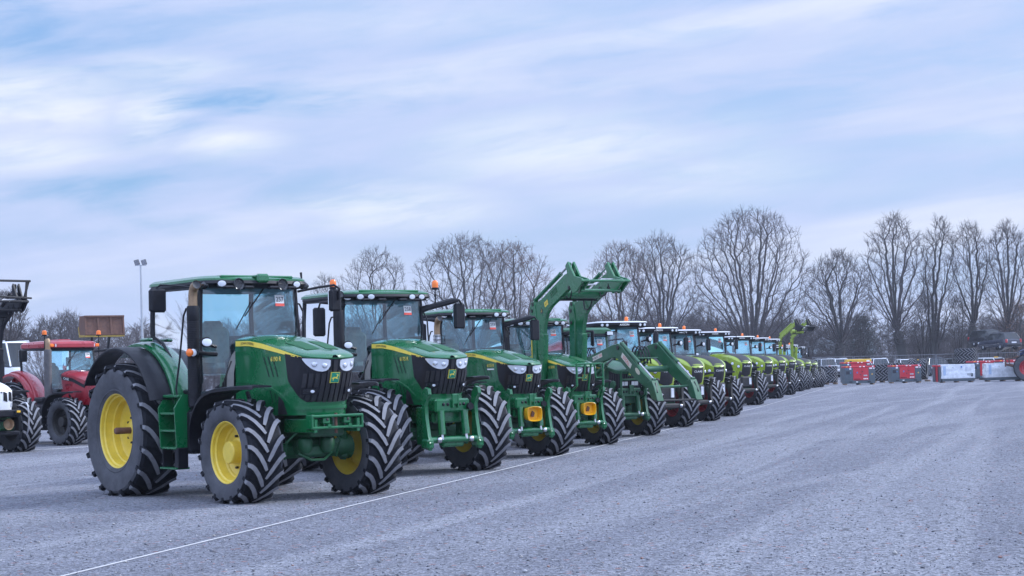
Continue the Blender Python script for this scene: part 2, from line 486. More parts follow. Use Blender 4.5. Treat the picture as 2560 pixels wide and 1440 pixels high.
def disc(mb, c, nrm, r, depth=.03, mi=0, n=18, dome=.3, wide=1.):
    """round lamp: short barrel with a domed face, looking along nrm"""
    q = Vector(nrm).normalized().to_track_quat('Z', 'Y').to_matrix().to_4x4()
    X = Matrix.Translation(c) @ q @ Matrix.Diagonal((wide, 1, 1, 1))
    mb.lathe([(r, -depth), (r, 0), (r*.9, r*dome*.3), (r*.6, r*dome*.7), (r*.3, r*dome*.9), (.001, r*dome)], n, axis='z', mi=mi, X=X)

# ------------------------------------------------------------------ cab
def rrect(x0, x1, hw, r, bow=0., n=6):
    pts = []
    for cx, cy, a in ((x1-r, hw-r, 0), (x0+r, hw-r, PI/2), (x0+r, -hw+r, PI), (x1-r, -hw+r, 1.5*PI)):
        for k in range(n+1):
            t = a+PI/2*k/n
            pts.append((cx+r*math.cos(t), cy+r*math.sin(t)))
    out = []
    for x, y in pts:
        if x > (x0+x1)/2: x += bow*(1-(y/hw)**2)*min(1, (x-(x0+x1)/2)/((x1-x0)/2))
        out.append((x, y))
    # close the front with extra points so the bow shows
    ext = []
    a, b = out[-1], out[0]
    for k in range(1, 8):
        y = lerp(a[1], b[1], k/8); ext.append((x1+bow*(1-(y/hw)**2), y))
    return out+ext
def loft(mb, rings, mi=0, cap=True):
    mb.grid(rings, mi, True)
    if cap:
        n = len(rings[0])
        for ring in (rings[0], rings[-1]):
            c = Vector((0, 0, 0))
            for p in ring: c += Vector(p)
            c /= n
            mb.add(list(ring)+[c], [(k, (k+1) % n, n) for k in range(n)], mi)
class Cab:
    """front screen W(y,z) and pillar lines shared by frame, glass and stickers"""
    def __init__(s, zt=2.90, zb=2.02, xt=1.53, xb=1.56, wt=.75, wb=.79, bow=.12, rear=.2):
        s.zt, s.zb, s.xt, s.xb, s.wt, s.wb, s.bow, s.rear = zt, zb, xt, xb, wt, wb, bow, rear
    def k(s, z): return (z-s.zb)/(s.zt-s.zb)
    def hw(s, z): return lerp(s.wb, s.wt, s.k(z))
    def W(s, y, z, off=0.):
        return (lerp(s.xb, s.xt, s.k(z))+(s.bow+.14*(1-s.k(z)))*(1-(y/s.hw(z))**2)+off, y, z)
def make_cab(root, c, frame='black', low=1.45, wiper=True, number=None, sx=.40, visor=False, seat=True):
    zt, zb = c.zt, c.zb
    g = MB()
    zl = zb-.35
    g.grid([[c.W(c.hw(z)*q/8, z) for q in range(-8, 9)] for z in [lerp(zl, zt, k/8) for k in range(9)]])
    g.build('windscreen', 'glass', root)
    wr = c.wt+.05
    for sg in (-1, 1):
        g = MB()
        def S(x, z):
            k = c.k(z); return (x, sg*(lerp(c.hw(z), lerp(.82, wr, k), min(1, max(0, (c.xb-x)/(c.xb-c.rear))**.7))), z)
        curve = [(c.rear+.02, zb+.22), (c.rear+.30, zb+.12), (c.rear+.55, zb-.10), (c.rear+.78, zb-.35), (c.rear+.90, low)]
        rows = []
        for k in range(13):
            x = lerp(c.rear+.02, c.xb-.02, k/12)
            lo = table(curve, x); 
            top = zt if x < c.xt else zt-(x-c.xt)/(c.xb-c.xt+1e-6)*(zt-zb)
            rows.append([S(lerp(x, min(x, lerp(c.xb, c.xt, c.k(z))), 1), z) for z in [lerp(lo, top, j/6) for j in range(7)]])
        g.grid(rows)
        g.build('side_window', 'glass', root)
        p = MB()
        # front pillar
        pp = [(lerp(c.xb, c.xt, c.k(z))-.02, sg*(c.hw(z)+.005), z) for z in (low, zl, zb, lerp(zb, zt, .5), zt)]
        p.tube(pp, .036, 6)
        # rear pillar and the curved lower door edge
        p.tube([S(c.rear, zb+.18), S(c.rear-.01, lerp(zb, zt, .6)), S(c.rear+.02, zt)], .04, 6)
        p.tube([S(x, z) for x, z in curve], .022, 6)
        p.tube([S(c.rear+.9, low), S(c.xb-.02, low)], .03, 6)
        p.build('cab_pillar', frame, root)
    g = MB(); g.grid([[(c.rear-.02-.05*j/4, y, lerp(zb+.15, zt, j/4)) for y in (-.8, -.4, 0, .4, .8)] for j in range(5)])
    g.build('rear_window', 'glass', root)
    f = MB(); f.box((lerp(c.rear, c.xb, .5), 0, low-.06), (c.xb-c.rear, 1.34, .12), .03); f.box((c.xb+.02, 0, zb-.36), (.2, .8, .5), .05)
    f.box((c.rear+.12, 0, zb-.05), (.22, 1.4, .55), .04)
    for sg in (-1, 1): f.box((c.rear+.42, sg*.52, zb-.22), (.62, .30, .62), .08)
    f.build('cab_floor', 'interior', root)
    if seat:
        q = MB(); q.box((.74, 0, zb-.24), (.50, .52, .14), .06); q.box((.50, 0, zb+.06), (.14, .50, .58), .065); q.box((.47, 0, zb+.36), (.10, .34, .16), .05)
        q.box((.80, -.34, zb-.02), (.42, .09, .07), .03)
        q.build('driver_seat', 'seat', root)
        w = MB()
        X = Matrix.Translation((1.36, 0, zb+.10)) @ Matrix.Rotation(R(-32), 4, 'Y')
        w.lathe([(.20+.014*math.cos(a), .014*math.sin(a)) for a in [2*PI*k/8 for k in range(9)]], 28, axis='z', X=X)
        for a in (0, 2.1, 4.2): w.tube([(0, 0, -.02), (.2*math.cos(a), .2*math.sin(a), 0)], .012, 5, X=X)
        w.tube([(0, 0, -.02), (.08, 0, -.55)], .04, 8, X=X)
        w.build('steering_wheel', 'interior', root)
    if wiper:
        w = MB(); a = c.W(.16, zt-.02, .02); b = c.W(-.20, zt-.42, .025)
        w.tube([a, b], .010, 5); w.tube([c.W(-.08, zt-.22, .018), c.W(-.34, zt-.60, .016)], .008, 5)
        w.build('wiper', 'black', root)
    if number:
        s = MB(); zc = zt-.20
        def F(u, v, o=.010): return c.W(sx-u*-1, zc+v, o)
        s.grid([[F(u, v) for u in (-.085, -.04, 0, .04, .085)] for v in (-.035, .02, .08)], 0)
        s.grid([[F(u, v) for u in (-.085, -.04, 0, .04, .085)] for v in (-.075, -.036)], 1)
        put_text(s, number, .068, lambda u, v: F(u, v+.022, .014), 2)
        put_text(s, 'auction', .016, lambda u, v: F(u, v-.056, .014), 3) if False else None
        s.build('lot_sticker', ['sticker', 'stickred', 'ink'], root)
def mirror(root, y, x, z, w=.19, h=.32, arm=None, name='mirror'):
    m = MB(); m.box((x, y, z), (.09, w, h), .03); m.box((x-.050, y, z), (.012, w*.86, h*.88), .004, mi=1)
    o = m.build(name, ['black', 'mirror'], root)
    if arm:
        a = MB(); a.tube(arm[0], arm[1], 7)
        a.build('mirror_arm', 'black', o)
    return o
def beacon(root, x, y, z, post=.25, r=.055):
    m = MB(); m.lathe([(r*1.05, 0), (r*1.1, .03), (r*.98, .04)], 16, c=(x, y, z), axis='z', mi=1)
    m.lathe([(r, .035), (r*1.02, .09), (r*.94, .135), (r*.6, .16), (.001, .165)], 16, c=(x, y, z), axis='z')
    if post: m.tube([(x, y, z-post), (x, y, z)], .014, 6, mi=1); m.box((x, y, z-post*.4), (.035, .035, .05), .008, mi=1)
    return m.build('beacon', ['orange', 'black'], root)
def arc_fender(root, name, cx, cz, rad, a0, a1, y0, y1, th, mats, lip=.05, n=20, drop=0.):
    """curved mudguard: sheet round the wheel with a turned-down outer lip"""
    mb = MB(); rows = []
    for k in range(n+1):
        a = lerp(a0, a1, k/n); c, s = math.cos(a), math.sin(a)
        ro = [(y0, rad-lip), (y0, rad-.012), (lerp(y0, y1, .06), rad), (lerp(y0, y1, .5), rad+.012), (y1, rad), (y1, rad-th), (lerp(y0, y1, .06), rad-th), (lerp(y0, y1, .05), rad-lip)]
        rows.append([(cx+r*c, y, cz+r*s) for y, r in ro])
    mb.grid(rows, 0, True)
    for r_ in (rows[0], rows[-1]): mb.add(r_, [(1, 2, 6, 7, 0)[:4], (2, 3, 5, 6), (3, 4, 5)])
    return mb.build(name, mats, root, smooth=40)

# ------------------------------------------------------------------ the green 6-series tractors
def pose(u, v, off, S, wb=2.83, tf=1.9):
    """rear-axle point and heading from where the far front tyre touches the ground in the photo"""
    x, y = ground_at(u, v); yaw = math.atan2(-y, -x)+R(off)
    c, s = math.cos(yaw), math.sin(yaw); lx, ly = wb*S, tf/2*S
    return (x-(c*lx-s*ly), y-(s*lx+c*ly), 0), yaw
def hood_6r():
    return Hood([(1.93, -.47), (2.3, -.468), (2.7, -.462), (3.05, -.45), (3.3, -.432), (3.5, -.395), (3.62, -.31), (3.68, -.18), (3.70, 0)],
     [(1.93, 2.15), (2.3, 2.145), (2.64, 2.10), (3.0, 2.03), (3.4, 1.945), (3.7, 1.885)],
     [(1.93, 1.16), (2.4, 1.12), (3.7, 1.12)],
     [(1.10, -.20), (1.26, -.185), (1.45, -.10), (1.63, -.035), (1.80, -.005), (1.885, .02), (2.2, .02)],
     [(1.93, .055), (2.6, .06), (3.2, .05), (3.6, .03), (3.7, .012)], 1.93)
def dress_6r(root, hd, model, deluxe=False):
    mb = MB(); hd.shell(mb)
    # raised waistline fold running down to the chin
    sx = hd.s_of_x
    for sg in (-1, 1):
        ts = [sg*abs(sx(x)) for x in np.linspace(1.97, 3.62, 22)]
        fold = lambda t: table([(1.93, 1.60), (2.4, 1.58), (2.8, 1.50), (3.1, 1.40), (3.35, 1.29), (3.55, 1.22), (3.7, 1.20)], hd.C(t)[0])
        hd.patch(mb, ts, lambda t: fold(t)-.035, lambda t: fold(t)+.004, 0, .014, 3, .02)
    ts = [k/20*1.1-.55 for k in range(21)]
    hd.patch(mb, ts, lambda t: 1.195, lambda t: 1.235, 0, .016, 3, .02)
    mb.build('hood', 'green', root)
    # black nose wrapping round to the flanks
    mb = MB(); lim = abs(sx(3.17))
    edge = [(3.17, 1.92), (3.205, 1.80), (3.24, 1.66), (3.275, 1.57), (3.33, 1.525), (3.43, 1.455), (3.55, 1.35), (3.63, 1.29), (3.7, 1.262)]
    ts = [-lim+2*lim*k/110 for k in range(111)]
    lo = lambda t: table(edge, hd.C(t)[0])
    hi = lambda t: table([(3.17, 1.93), (3.4, 1.895), (3.7, 1.845)], hd.C(t)[0])
    hd.patch(mb, ts, lo, hi, 0, .006, 10)
    gr = mb.build('grille', 'black', root)
    mb = MB()
    for k in range(-5, 6):
        t = k*.078
        z1 = 1.66 if abs(k) > 1 else (1.83 if k == 0 else 1.70)
        z0 = table(edge, hd.C(t)[0])+.02
        hd.quad(mb, [(t-.028, z0), (t+.028, z0), (t+.028, z1), (t-.028, z1)], 0, .022, 4, .018)
    mb.build('grille_rib', 'grille', gr)
    for sg in (-1, 1):
        mb = MB(); ts = [sg*(.075+.38*k/14) for k in range(15)]
        low = lambda t: table([(.07, 1.765), (.085, 1.725), (.12, 1.695), (.18, 1.682), (.25, 1.690), (.32, 1.722), (.39, 1.778), (.46, 1.850)], abs(t))
        up = lambda t: table([(.07, 1.822), (.10, 1.836), (.25, 1.848), (.46, 1.860)], abs(t))
        hd.patch(mb, ts, low, up, 0, .018, 6, .02)
        for tt, z in ((.155, 1.765), (.29, 1.782)):
            p = Vector(hd.P(sg*tt, z, .020)); q = Vector(hd.P(sg*tt, z, .12))
            disc(mb, p, q-p, .040, .004, 1, 16, .10); disc(mb, p+(q-p)*.03, q-p, .026, .004, 2, 12, .3)
        mb.build('headlight', ['lens', 'lens_dk', 'lens'], root)
        mb = MB()
        hd.quad(mb, [(sg*.20, 1.385), (sg*.40, 1.385), (sg*.41, 1.48), (sg*.19, 1.48)], 0, .040, 4, .04)
        hd.quad(mb, [(sg*.225, 1.405), (sg*.375, 1.405), (sg*.385, 1.46), (sg*.215, 1.46)], 1, .042, 4, 0)
        p = Vector(hd.P(sg*.27, 1.432, .040)); disc(mb, p, Vector(hd.P(sg*.27, 1.432, .2))-p, .027, .005, 2, 12, .3)
        mb.build('fog_light', ['black', 'black_gl', 'lens'], root)
    # emblem
    mb = MB(); F = lambda u, v, o: hd.P(u, 1.60+v, o)
    hd.quad(mb, [(-.064, 1.532), (.064, 1.532), (.064, 1.670), (-.064, 1.670)], 1, .040, 3, .03)
    hd.quad(mb, [(-.058, 1.538), (.058, 1.538), (.058, 1.664), (-.058, 1.664)], 0, .042, 3, 0)
    put_deer(mb, .098, lambda u, v: hd.P(-u, 1.60+v, .045), 1)
    mb.build('emblem', [mat('emblem_green', (.0, .22, .14), .3), 'ylw_txt'], gr)
    # stripe, lettering, louvres
    for sg in (-1, 1):
        mb = MB(); ts = [sg*abs(sx(x)) for x in np.linspace(1.955, 3.56, 26)]
        zc = lambda t: table(hd.zs, hd.C(t)[0])-.052
        hh = lambda t: table([(1.93, .040), (2.6, .038), (3.1, .028), (3.4, .015), (3.56, .001)], hd.C(t)[0])
        hd.patch(mb, ts, lambda t: zc(t)-hh(t)*1.0, lambda t: zc(t)+hh(t)*.75, 0, .006, 3, .006)
        t0 = sg*abs(sx(2.27))
        put_text(mb, 'JOHN DEERE', .043, lambda u, v: hd.P(t0+u, table(hd.zs, hd.C(t0+u)[0])-.058+v, .011), 1, 1.25)
        t1 = sg*abs(sx(2.97))
        put_text(mb, model, .062, lambda u, v: hd.P(t1+u, 1.865+v, .008), 0, 1.0)
        if deluxe:
            hd.quad(mb, [(t1-.12, 1.775), (t1+.12, 1.775), (t1+.12, 1.80), (t1-.12, 1.80)], 2, .007, 3, .006)
        mb.build('side_stripe', ['stripe_yellow', 'ink', 'wht_txt'], root)
        mb = MB()
        for k in range(3):
            xa = 2.66+k*.105
            a = sg*abs(sx(xa)); b = sg*abs(sx(xa+.13)); w = -sg*.022
            for z0, z1 in ((1.63, 1.775), (1.785, 1.90)):
                f0 = (1.90-z0)/.27; f1 = (1.90-z1)/.27
                hd.quad(mb, [(lerp(a, b, f0), z0), (lerp(a, b, f0)+w, z0), (lerp(a, b, f1)+w, z1), (lerp(a, b, f1), z1)], 0, .004, 3, 0)
        for k in range(2):
            xa = 2.80+k*.105; a = sg*abs(sx(xa)); b = sg*abs(sx(xa+.08)); w = -sg*.02
            hd.quad(mb, [(b, 1.28), (b+w, 1.28), (a+w, 1.47), (a, 1.47)], 0, .004, 3, 0)
        mb.build('side_louvre', ['black', 'grille'], root); mb = MB()
        hd.quad(mb, [(sg*abs(sx(3.04)), 1.13), (sg*abs(sx(3.36)), 1.13), (sg*abs(sx(3.22)), 1.30), (sg*abs(sx(3.05)), 1.40)], 0, .004, 4, 0)
        mb.build('side_screen', 'grille', root)
    mb = MB()
    for sg in (-1, 1):
        mb.grid([[hd.top(lerp(2.95, 3.42, i/5), sg*lerp(.05, lerp(.30, .25, i/5), j/5), .005) for j in range(6)] for i in range(6)])
    mb.build('hood_screen', mat('green_mesh', (.004, .085, .026), .6, var=.1, scale=60), root)
def roof_6r(root, lights='six', gps=False):
    mb = MB()
    def ring(x0, x1, hw, z, r=.22, bow=.07): return [(x, y, z+(.018*max(0, x-1.2) if z > 2.9 else 0)) for x, y in rrect(x0, x1-.11, hw, r, bow)]
    loft(mb, [ring(.12, 1.80, .84, 2.93), ring(.06, 1.86, .88, 2.955), ring(.07, 1.86, .875, 2.99), ring(.12, 1.80, .83, 3.025), ring(.25, 1.65, .70, 3.045), ring(.6, 1.3, .35, 3.055)])
    mb.box((1.63, 0, 3.03), (.28, 1.16, .035), .015)
    mb.build('cab_roof', 'green', root)
    mb = MB()
    loft(mb, [ring(.16, 1.72, .78, 2.865), ring(.13, 1.84, .86, 2.885), ring(.12, 1.90, .885, 2.92), ring(.12, 1.885, .875, 2.962)])
    for y in (-.5, -.2, .2, .5): mb.box((1.79+.06*(1-(y/.88)**2), y, 2.875), (.10, .16, .045), .02)
    mb.box((.08, 0, 2.93), (.12, 1.5, .10), .03)
    vis = mb.build('roof_visor', 'black', root)
    for y, z in ([(-.60, 2.925), (.60, 2.925)] if lights == 'two' else [(-.60, 2.925), (-.40, 2.925), (.40, 2.925), (.60, 2.925), (-.78, 2.915), (.78, 2.915)]):
        x = 1.795+.07*(1-(y/.88)**2) if abs(y) < .7 else 1.72
        mb = MB(); n = (1, .25*y if abs(y) < .7 else .9*y, -.1)
        disc(mb, (x-.005, y, z), n, .052, .03, 1, 18, .05, 1.45); disc(mb, (x-.002, y, z), n, .041, .01, 0, 18, .10, 1.45)
        mb.build('work_light', ['lens', 'black_gl'], vis)
    if lights == 'two':
        for y in (-.35, .35):
            mb = MB(); mb.lathe([(.085, 0), (.08, .01), (.06, -.01), (.001, -.012)], 20, c=(1.845+.02*(1-abs(y)), y, 2.92), axis='x'); mb.build('lamp_blank', 'black_gl', vis)
        for y in (-.80, .80): mb = MB(); mb.box((1.69, y, 2.91), (.14, .13, .09), .035); mb.build('roof_corner_lamp', 'black_gl', vis)
    if gps:
        mb = MB(); mb.box((1.845, .03, 3.005), (.09, .19, .12), .025); mb.box((1.77, .03, 3.03), (.16, .24, .04), .015)
        mb.build('receiver_bracket', 'green', root)
def chassis_6r(root, linkage=False, box=False, frame=False, weights=False, pal='green', tf=.95, wb=2.83, zf=.66):
    mb = MB()
    mb.box((2.55, 0, .98), (1.9, .52, .30), .03); mb.box((1.2, 0, .86), (1.5, .56, .5), .06); mb.box((.1, 0, .92), (.9, .6, .62), .08)
    mb.box((2.3, 0, 1.32), (1.1, .60, .5), .04, 1)
    # engine bay behind the bonnet
    for k in range(5): mb.tube([(1.86, -.42, 1.35+.13*k), (1.86, .42, 1.35+.13*k)], .03, 6, 1)
    for k in range(4): mb.tube([(1.60+.06*k, -.50, 1.2), (1.66+.05*k, -.54, 1.5+.06*k), (1.85, -.48, 1.62+.08*k)], .018, 6, 1)
    mb.tube([(0, -.85, .904), (0, .85, .904)], [.16, .16], 14)
    mb.build('chassis', ['green_dk', 'iron'], root)
    mb = MB()
    mb.box((wb, 0, zf-.02), (.26, 1.1, .20), .05); mb.box((wb+.06, 0, zf+.05), (.42, .42, .30), .08)
    for sg in (-1, 1):
        mb.tube([(wb, sg*.45, zf), (wb, sg*.62, zf), (wb, sg*.74, zf)], [.10, .13, .17], 14)
        mb.box((wb, sg*.66, zf+.02), (.20, .12, .40), .05)
        mb.tube([(wb-.18, sg*.2, zf+.02), (wb-.2, sg*.62, zf+.03)], .03, 8, 1)
        if weights:
            mb.lathe([(.001, -.13), (.06, -.12), (.10, -.06), (.105, .03), (.09, .07), (.04, .10), (.03, .16), (.001, .16)], 16, c=(wb+.36, sg*.17, zf+.07), axis='z')
            mb.tube([(wb+.3, sg*.17, zf+.2), (wb+.36, sg*.28, zf+.24), (wb+.3, sg*.42, zf+.1), (wb+.22, sg*.40, zf-.12)], .016, 6)
    mb.box((wb+.28, 0, zf-.02), (.12, .5, .16), .03)
    mb.tube([(wb+.34, -.26, zf-.05), (wb+.40, -.1, zf-.14), (wb+.40, .1, zf-.14), (wb+.34, .26, zf-.05)], .018, 6)
    mb.build('front_axle', ['green_dk', 'steel'], root)
    if weights:
        mb = MB()
        mb.box((3.35, -.33, .98), (.75, .05, .18), .01); mb.box((3.35, .33, .98), (.75, .05, .18), .01)
        for z, h in ((1.105, .035), (.955, .035)): mb.box((3.66, 0, z), (.16, .80, h), .01)
        for y in (-.385, .385): mb.box((3.66, y, 1.03), (.16, .03, .15), .008)
        mb.box((3.60, 0, 1.03), (.02, .76, .14), .004)
        for y in (-.16, .16):
            mb.box((3.66, y, 1.045), (.13, .11, .09), .015); disc(mb, (3.735, y, 1.06), (1, 0, 0), .018, .01, 1, 10)
            mb.tube([(3.66, y+.03, .975), (3.74, y+.03, .975)], .028, 10)
        mb.tube([(3.67, .01, 1.14), (3.67, .01, .88)], .020, 8, 2)
        mb.build('weight_bracket', [pal, 'iron', 'rust'], root)
    if linkage:
        lk = MB()
        lk.box((3.52, 0, 1.10), (.34, .66, .22), .03); lk.box((3.2, 0, .95), (.7, .60, .26), .03)
        for y in (-.18, -.10, .12, .2): disc(lk, (3.70, y, 1.12), (1, 0, 0), .026, .01, 2, 10, .6)
        lk.box((3.70, .03, 1.20), (.06, .10, .17), .012); lk.box((3.72, -.02, 1.17), (.03, .03, .22), .006); lk.box((3.72, .08, 1.17), (.03, .03, .22), .006)
        lk.tube([(3.71, .29, 1.08), (3.77, .29, 1.08)], .055, 12, 2)
        lk.box((3.62, 0, .50), (.14, .42, .12), .03)
        lk.tube([(3.68, -.44, .56), (3.68, .44, .56)], .055, 12)
        for sg in (-1, 1):
            # swan-necked lower arm
            poly = [(3.52, .44), (3.62, .42), (3.74, .40), (3.78, .52), (3.72, .62), (3.66, .90), (3.64, 1.12), (3.69, 1.22), (3.76, 1.29), (3.74, 1.38), (3.65, 1.40), (3.57, 1.33), (3.54, 1.20), (3.55, .9), (3.54, .66)]
            lk.prism(poly, sg*.47-.03, sg*.47+.03, 'y', b=.008)
            lk.box((3.66, sg*.47, .50), (.22, .13, .16), .03)
            disc(lk, (3.76, sg*.30, .56), (1, 0, 0), .045, .06, 1, 12, .5)
            lk.box((3.36, sg*.37, .78), (.34, .05, .62), .02)
        lo = lk.build('front_linkage', [pal, 'steel', 'black'], root)
        for sg in (-1, 1):
            c = MB(); c.tube([(3.66, sg*.22, 1.02), (3.70, sg*.225, .64)], .062, 14); c.tube([(3.70, sg*.225, .64), (3.71, sg*.23, .56)], .030, 10, 1)
            c.tube([(3.695, sg*.225, .735), (3.70, sg*.225, .70)], .064, 14)
            c.build('lift_cylinder', [pal, 'steel'], lo)
    if box:
        mb = MB(); r = [(x*.17, z*.145) for x, z in [(math.cos(a)*1.0/max(abs(math.cos(a))**.5+.0001, .75), math.sin(a)/max(abs(math.sin(a))**.5+.0001, .75)) for a in [2*PI*k/28 for k in range(28)]]]
        rings = [[(x, y*k, .885+z*k) for y, z in r] for x, k in ((3.68, .86), (3.84, 1.0), (3.86, 1.02), (3.865, .97), (3.84, .90), (3.74, .82))]
        mb.grid(rings, 0, True); n = len(r)
        mb.add(rings[-1], [tuple(range(n))], 0)
        mb.prism([(.0, .06), (.05, .02), (.02, -.06), (-.04, -.05), (-.03, .0)], 3.75, 3.78, 'x', 1, X=Matrix.Translation((0, 0, .885)))
        mb.build('shaft_guard', ['yellow_lens', 'rust'], root)
    if frame:
        mb = MB(); x = 3.90
        for sg in (-1, 1):
            mb.tube([(3.70, sg*.38, 1.30), (x, sg*.36, 1.42), (x, sg*.36, 1.92)], .028, 8)
            mb.tube([(x, sg*.36, 1.60), (x, sg*.16, 1.60), (x, sg*.12, 1.92)], .022, 8)
            mb.tube([(3.72, sg*.37, 1.32), (3.62, sg*.37, 1.10)], .03, 8)
        mb.tube([(x, -.36, 1.92), (x, .36, 1.92)], .022, 8)
        mb.tube([(3.74, .05, 1.32), (3.92, .02, 1.90)], .025, 8)
        mb.build('hood_guard', pal, root)
def exhaust(root, x, y, z0, z1, r=.085, tip='tan', ribbed=True, tiph=.29, bend=.06, body='black', rt=.062):
    mb = MB()
    prof = [(r*.8, z0), (r, z0+.02), (r, z0+.10)]
    if ribbed:
        n = 44
        for k in range(n):
            z = lerp(z0+.10, z1-.20, k/n); d = (z1-z0-.3)/n
            prof += [(r*1.03, z+d*.1), (r*1.03, z+d*.55), (r*.97, z+d*.6), (r*.97, z+d*.98)]
    prof += [(r*1.02, z1-.19), (r*1.02, z1-.03), (r*.96, z1), (rt+.01, z1+.005)]
    mb.lathe(prof, 22, c=(x, y, 0), axis='z')
    p = [(x, y, z1-.02), (x, y, z1+tiph*.5), (x+bend*.10, y, z1+tiph*.72), (x+bend*.45, y-bend*.05, z1+tiph*.90), (x+bend, y-bend*.1, z1+tiph)]
    mb.tube(p, rt, 16, 1, cap=False)
    e = Vector(p[4]); d = (e-Vector(p[3])).normalized()
    disc(mb, e-d*.012, d, rt*.93, .02, 2, 16, -.3)
    mb.build('exhaust_stack', [body, tip, 'interior'], root)
def steps(root, x0=1.10, x1=1.56, y0=-1.22, y1=-.98, zt=1.42, pal='green', side=-1):
    mb = MB()
    for x in (x0, x1):
        mb.prism([(y1+.02, zt), (y0+.12, zt), (y0, zt-.18), (y0+.02, zt-.55), (y0+.03, zt-.72), (y1, zt-.72)], x-.012, x+.012, 'x', b=.003)
    for k in range(4):
        z = zt-.02-.235*k if k < 4 else 0
        mb.box(((x0+x1)/2, (y0+y1)/2+(.05 if k == 0 else 0), z), (x1-x0-.02, abs(y1-y0)-.04, .035), .008)
    mb.box(((x0+x1)/2, y1+.01, zt-.36), (x1-x0, .02, .70), .005)
    mb.box(((x0+x1)/2, (y0+y1)/2, zt-1.0), (x1-x0, abs(y1-y0)-.02, .03), .008)
    for x in (x0+.03, x1-.03): mb.box((x, (y0+y1)/2, zt-.86), (.10 if x > 1.3 else .02, .16, .28), .01, 1)
    mb.build('access_steps', [pal, 'black'], root)
def side_lamps(root, x=1.76, y=-1.06):
    mb = MB(); mb.tube([(x-.08, -.62, 1.96), (x, y+.05, 1.98)], .03, 8, 1); mb.box((x-.02, y+.04, 1.98), (.16, .13, .11), .03, 1)
    disc(mb, (x+.06, y+.005, 1.985), (1, -.25, 0), .05, .02, 0, 16, .25); disc(mb, (x+.04, y-.045, 1.985), (.5, -1, 0), .052, .03, 2, 16, .4)
    mb.build('turn_signal', ['lens', 'black', 'orange'], root)
    mb = MB(); mb.tube([(x+.05, -.70, 2.06), (x+.12, y+.16, 2.10)], .025, 7, 1); disc(mb, (x+.20, y+.14, 2.12), (1, -.2, 0), .07, .08, 1, 16, .05); disc(mb, (x+.205, y+.14, 2.12), (1, -.2, .1), .055, .02, 0, 16, .12, 1.25)
    mb.build('side_work_light', ['lens', 'black'], root)
def front_fenders(root, wb=2.83, tf=.95, Rf=.693, W=.52, mats='black'):
    for sg in (-1, 1):
        y0, y1 = sg*(tf+W*.50), sg*(tf-W*.46)
        mb = MB(); rows = []
        cz = Rf*.955
        path = [(wb-.90, cz+.02), (wb-.93, cz+.20), (wb-.88, cz+.45), (wb-.70, cz+.68), (wb-.45, cz+.80), (wb-.10, cz+.845), (wb+.28, cz+.86), (wb+.40, cz+.855)]
        path = [(p.x, p.y) for p in catmull([(a, b) for a, b in path], 4)]
        n = len(path)
        for i, (x, z) in enumerate(path):
            f = 1-.45*max(0, (i-n*.62)/(n*.38))
            ya = lerp(y1, y0, f)
            rows.append([(x, ya, z-.05), (x, ya, z-.01), (x, lerp(ya, y1, .08), z+.005), (x, lerp(ya, y1, .5), z+.012), (x, y1, z), (x, y1, z-.02), (x, lerp(ya, y1, .1), z-.022)])
        mb.grid(rows, 0, True); mb.add(rows[0], [tuple(range(7))]); mb.add(rows[-1], [tuple(range(7))])
        mb.tube([(wb-.35, sg*(tf-W*.6), cz+.78), (wb-.2, sg*.55, cz+.35), (wb, sg*.5, cz+.1)], .03, 7)
        mb.build('front_fender', mats, root, smooth=45)
def rear_fenders(root, Rr=.946, tr=1.0, W=.62, outer='black', inner='green'):
    cz = Rr*.955
    for sg in (-1, 1):
        if outer: arc_fender(root, 'fender_extension', 0, cz, 1.20, R(22), R(146), sg*(tr+W*.48), sg*(tr-.05), .016, outer, .035)
        mb = MB(); rows = []
        for k in range(19):
            a = lerp(R(12), R(118), k/18); r = 1.235+.03*math.sin(k/18*PI)
            c, s = math.cos(a), math.sin(a)
            ya, yb = sg*(tr-.04), sg*.80
            rows.append([(r0*c, y, cz+r0*s) for y, r0 in ((ya, r-.05), (ya, r-.01), (lerp(ya, yb, .12), r), (lerp(ya, yb, .6), r+.02), (yb, r+.02), (yb, r-.04), (lerp(ya, yb, .1), r-.04))])
        mb.grid(rows, 0, True); mb.add(rows[0], [tuple(range(7))]); mb.add(rows[-1], [tuple(range(7))])
        mb.prism([(-.6, 1.5), (.18, 1.5), (.18, 2.12), (-.1, 2.12), (-.5, 1.9)], sg*.72-.02, sg*.72+.02, 'y')
        if outer: 
            mb.box((.30, sg*.97, 2.20), (.26, .10, .05), .02)
        mb.build('fender', inner, root, smooth=45)
def wheels_of(root, Rr=.946, Wr=.64, rr=.518, Rf=.693, Wf=.53, rf=.3945, col='yellow', wb=2.83, tf=.95, tr=.985, lugs=18):
    for sg in (-1, 1):
        wheel(root, 'rear_wheel', 0, sg*tr, Rr, Wr, rr, 'rear', col, lugs)
        wheel(root, 'front_wheel', wb, sg*tf, Rf, Wf, rf, 'front', col, lugs)
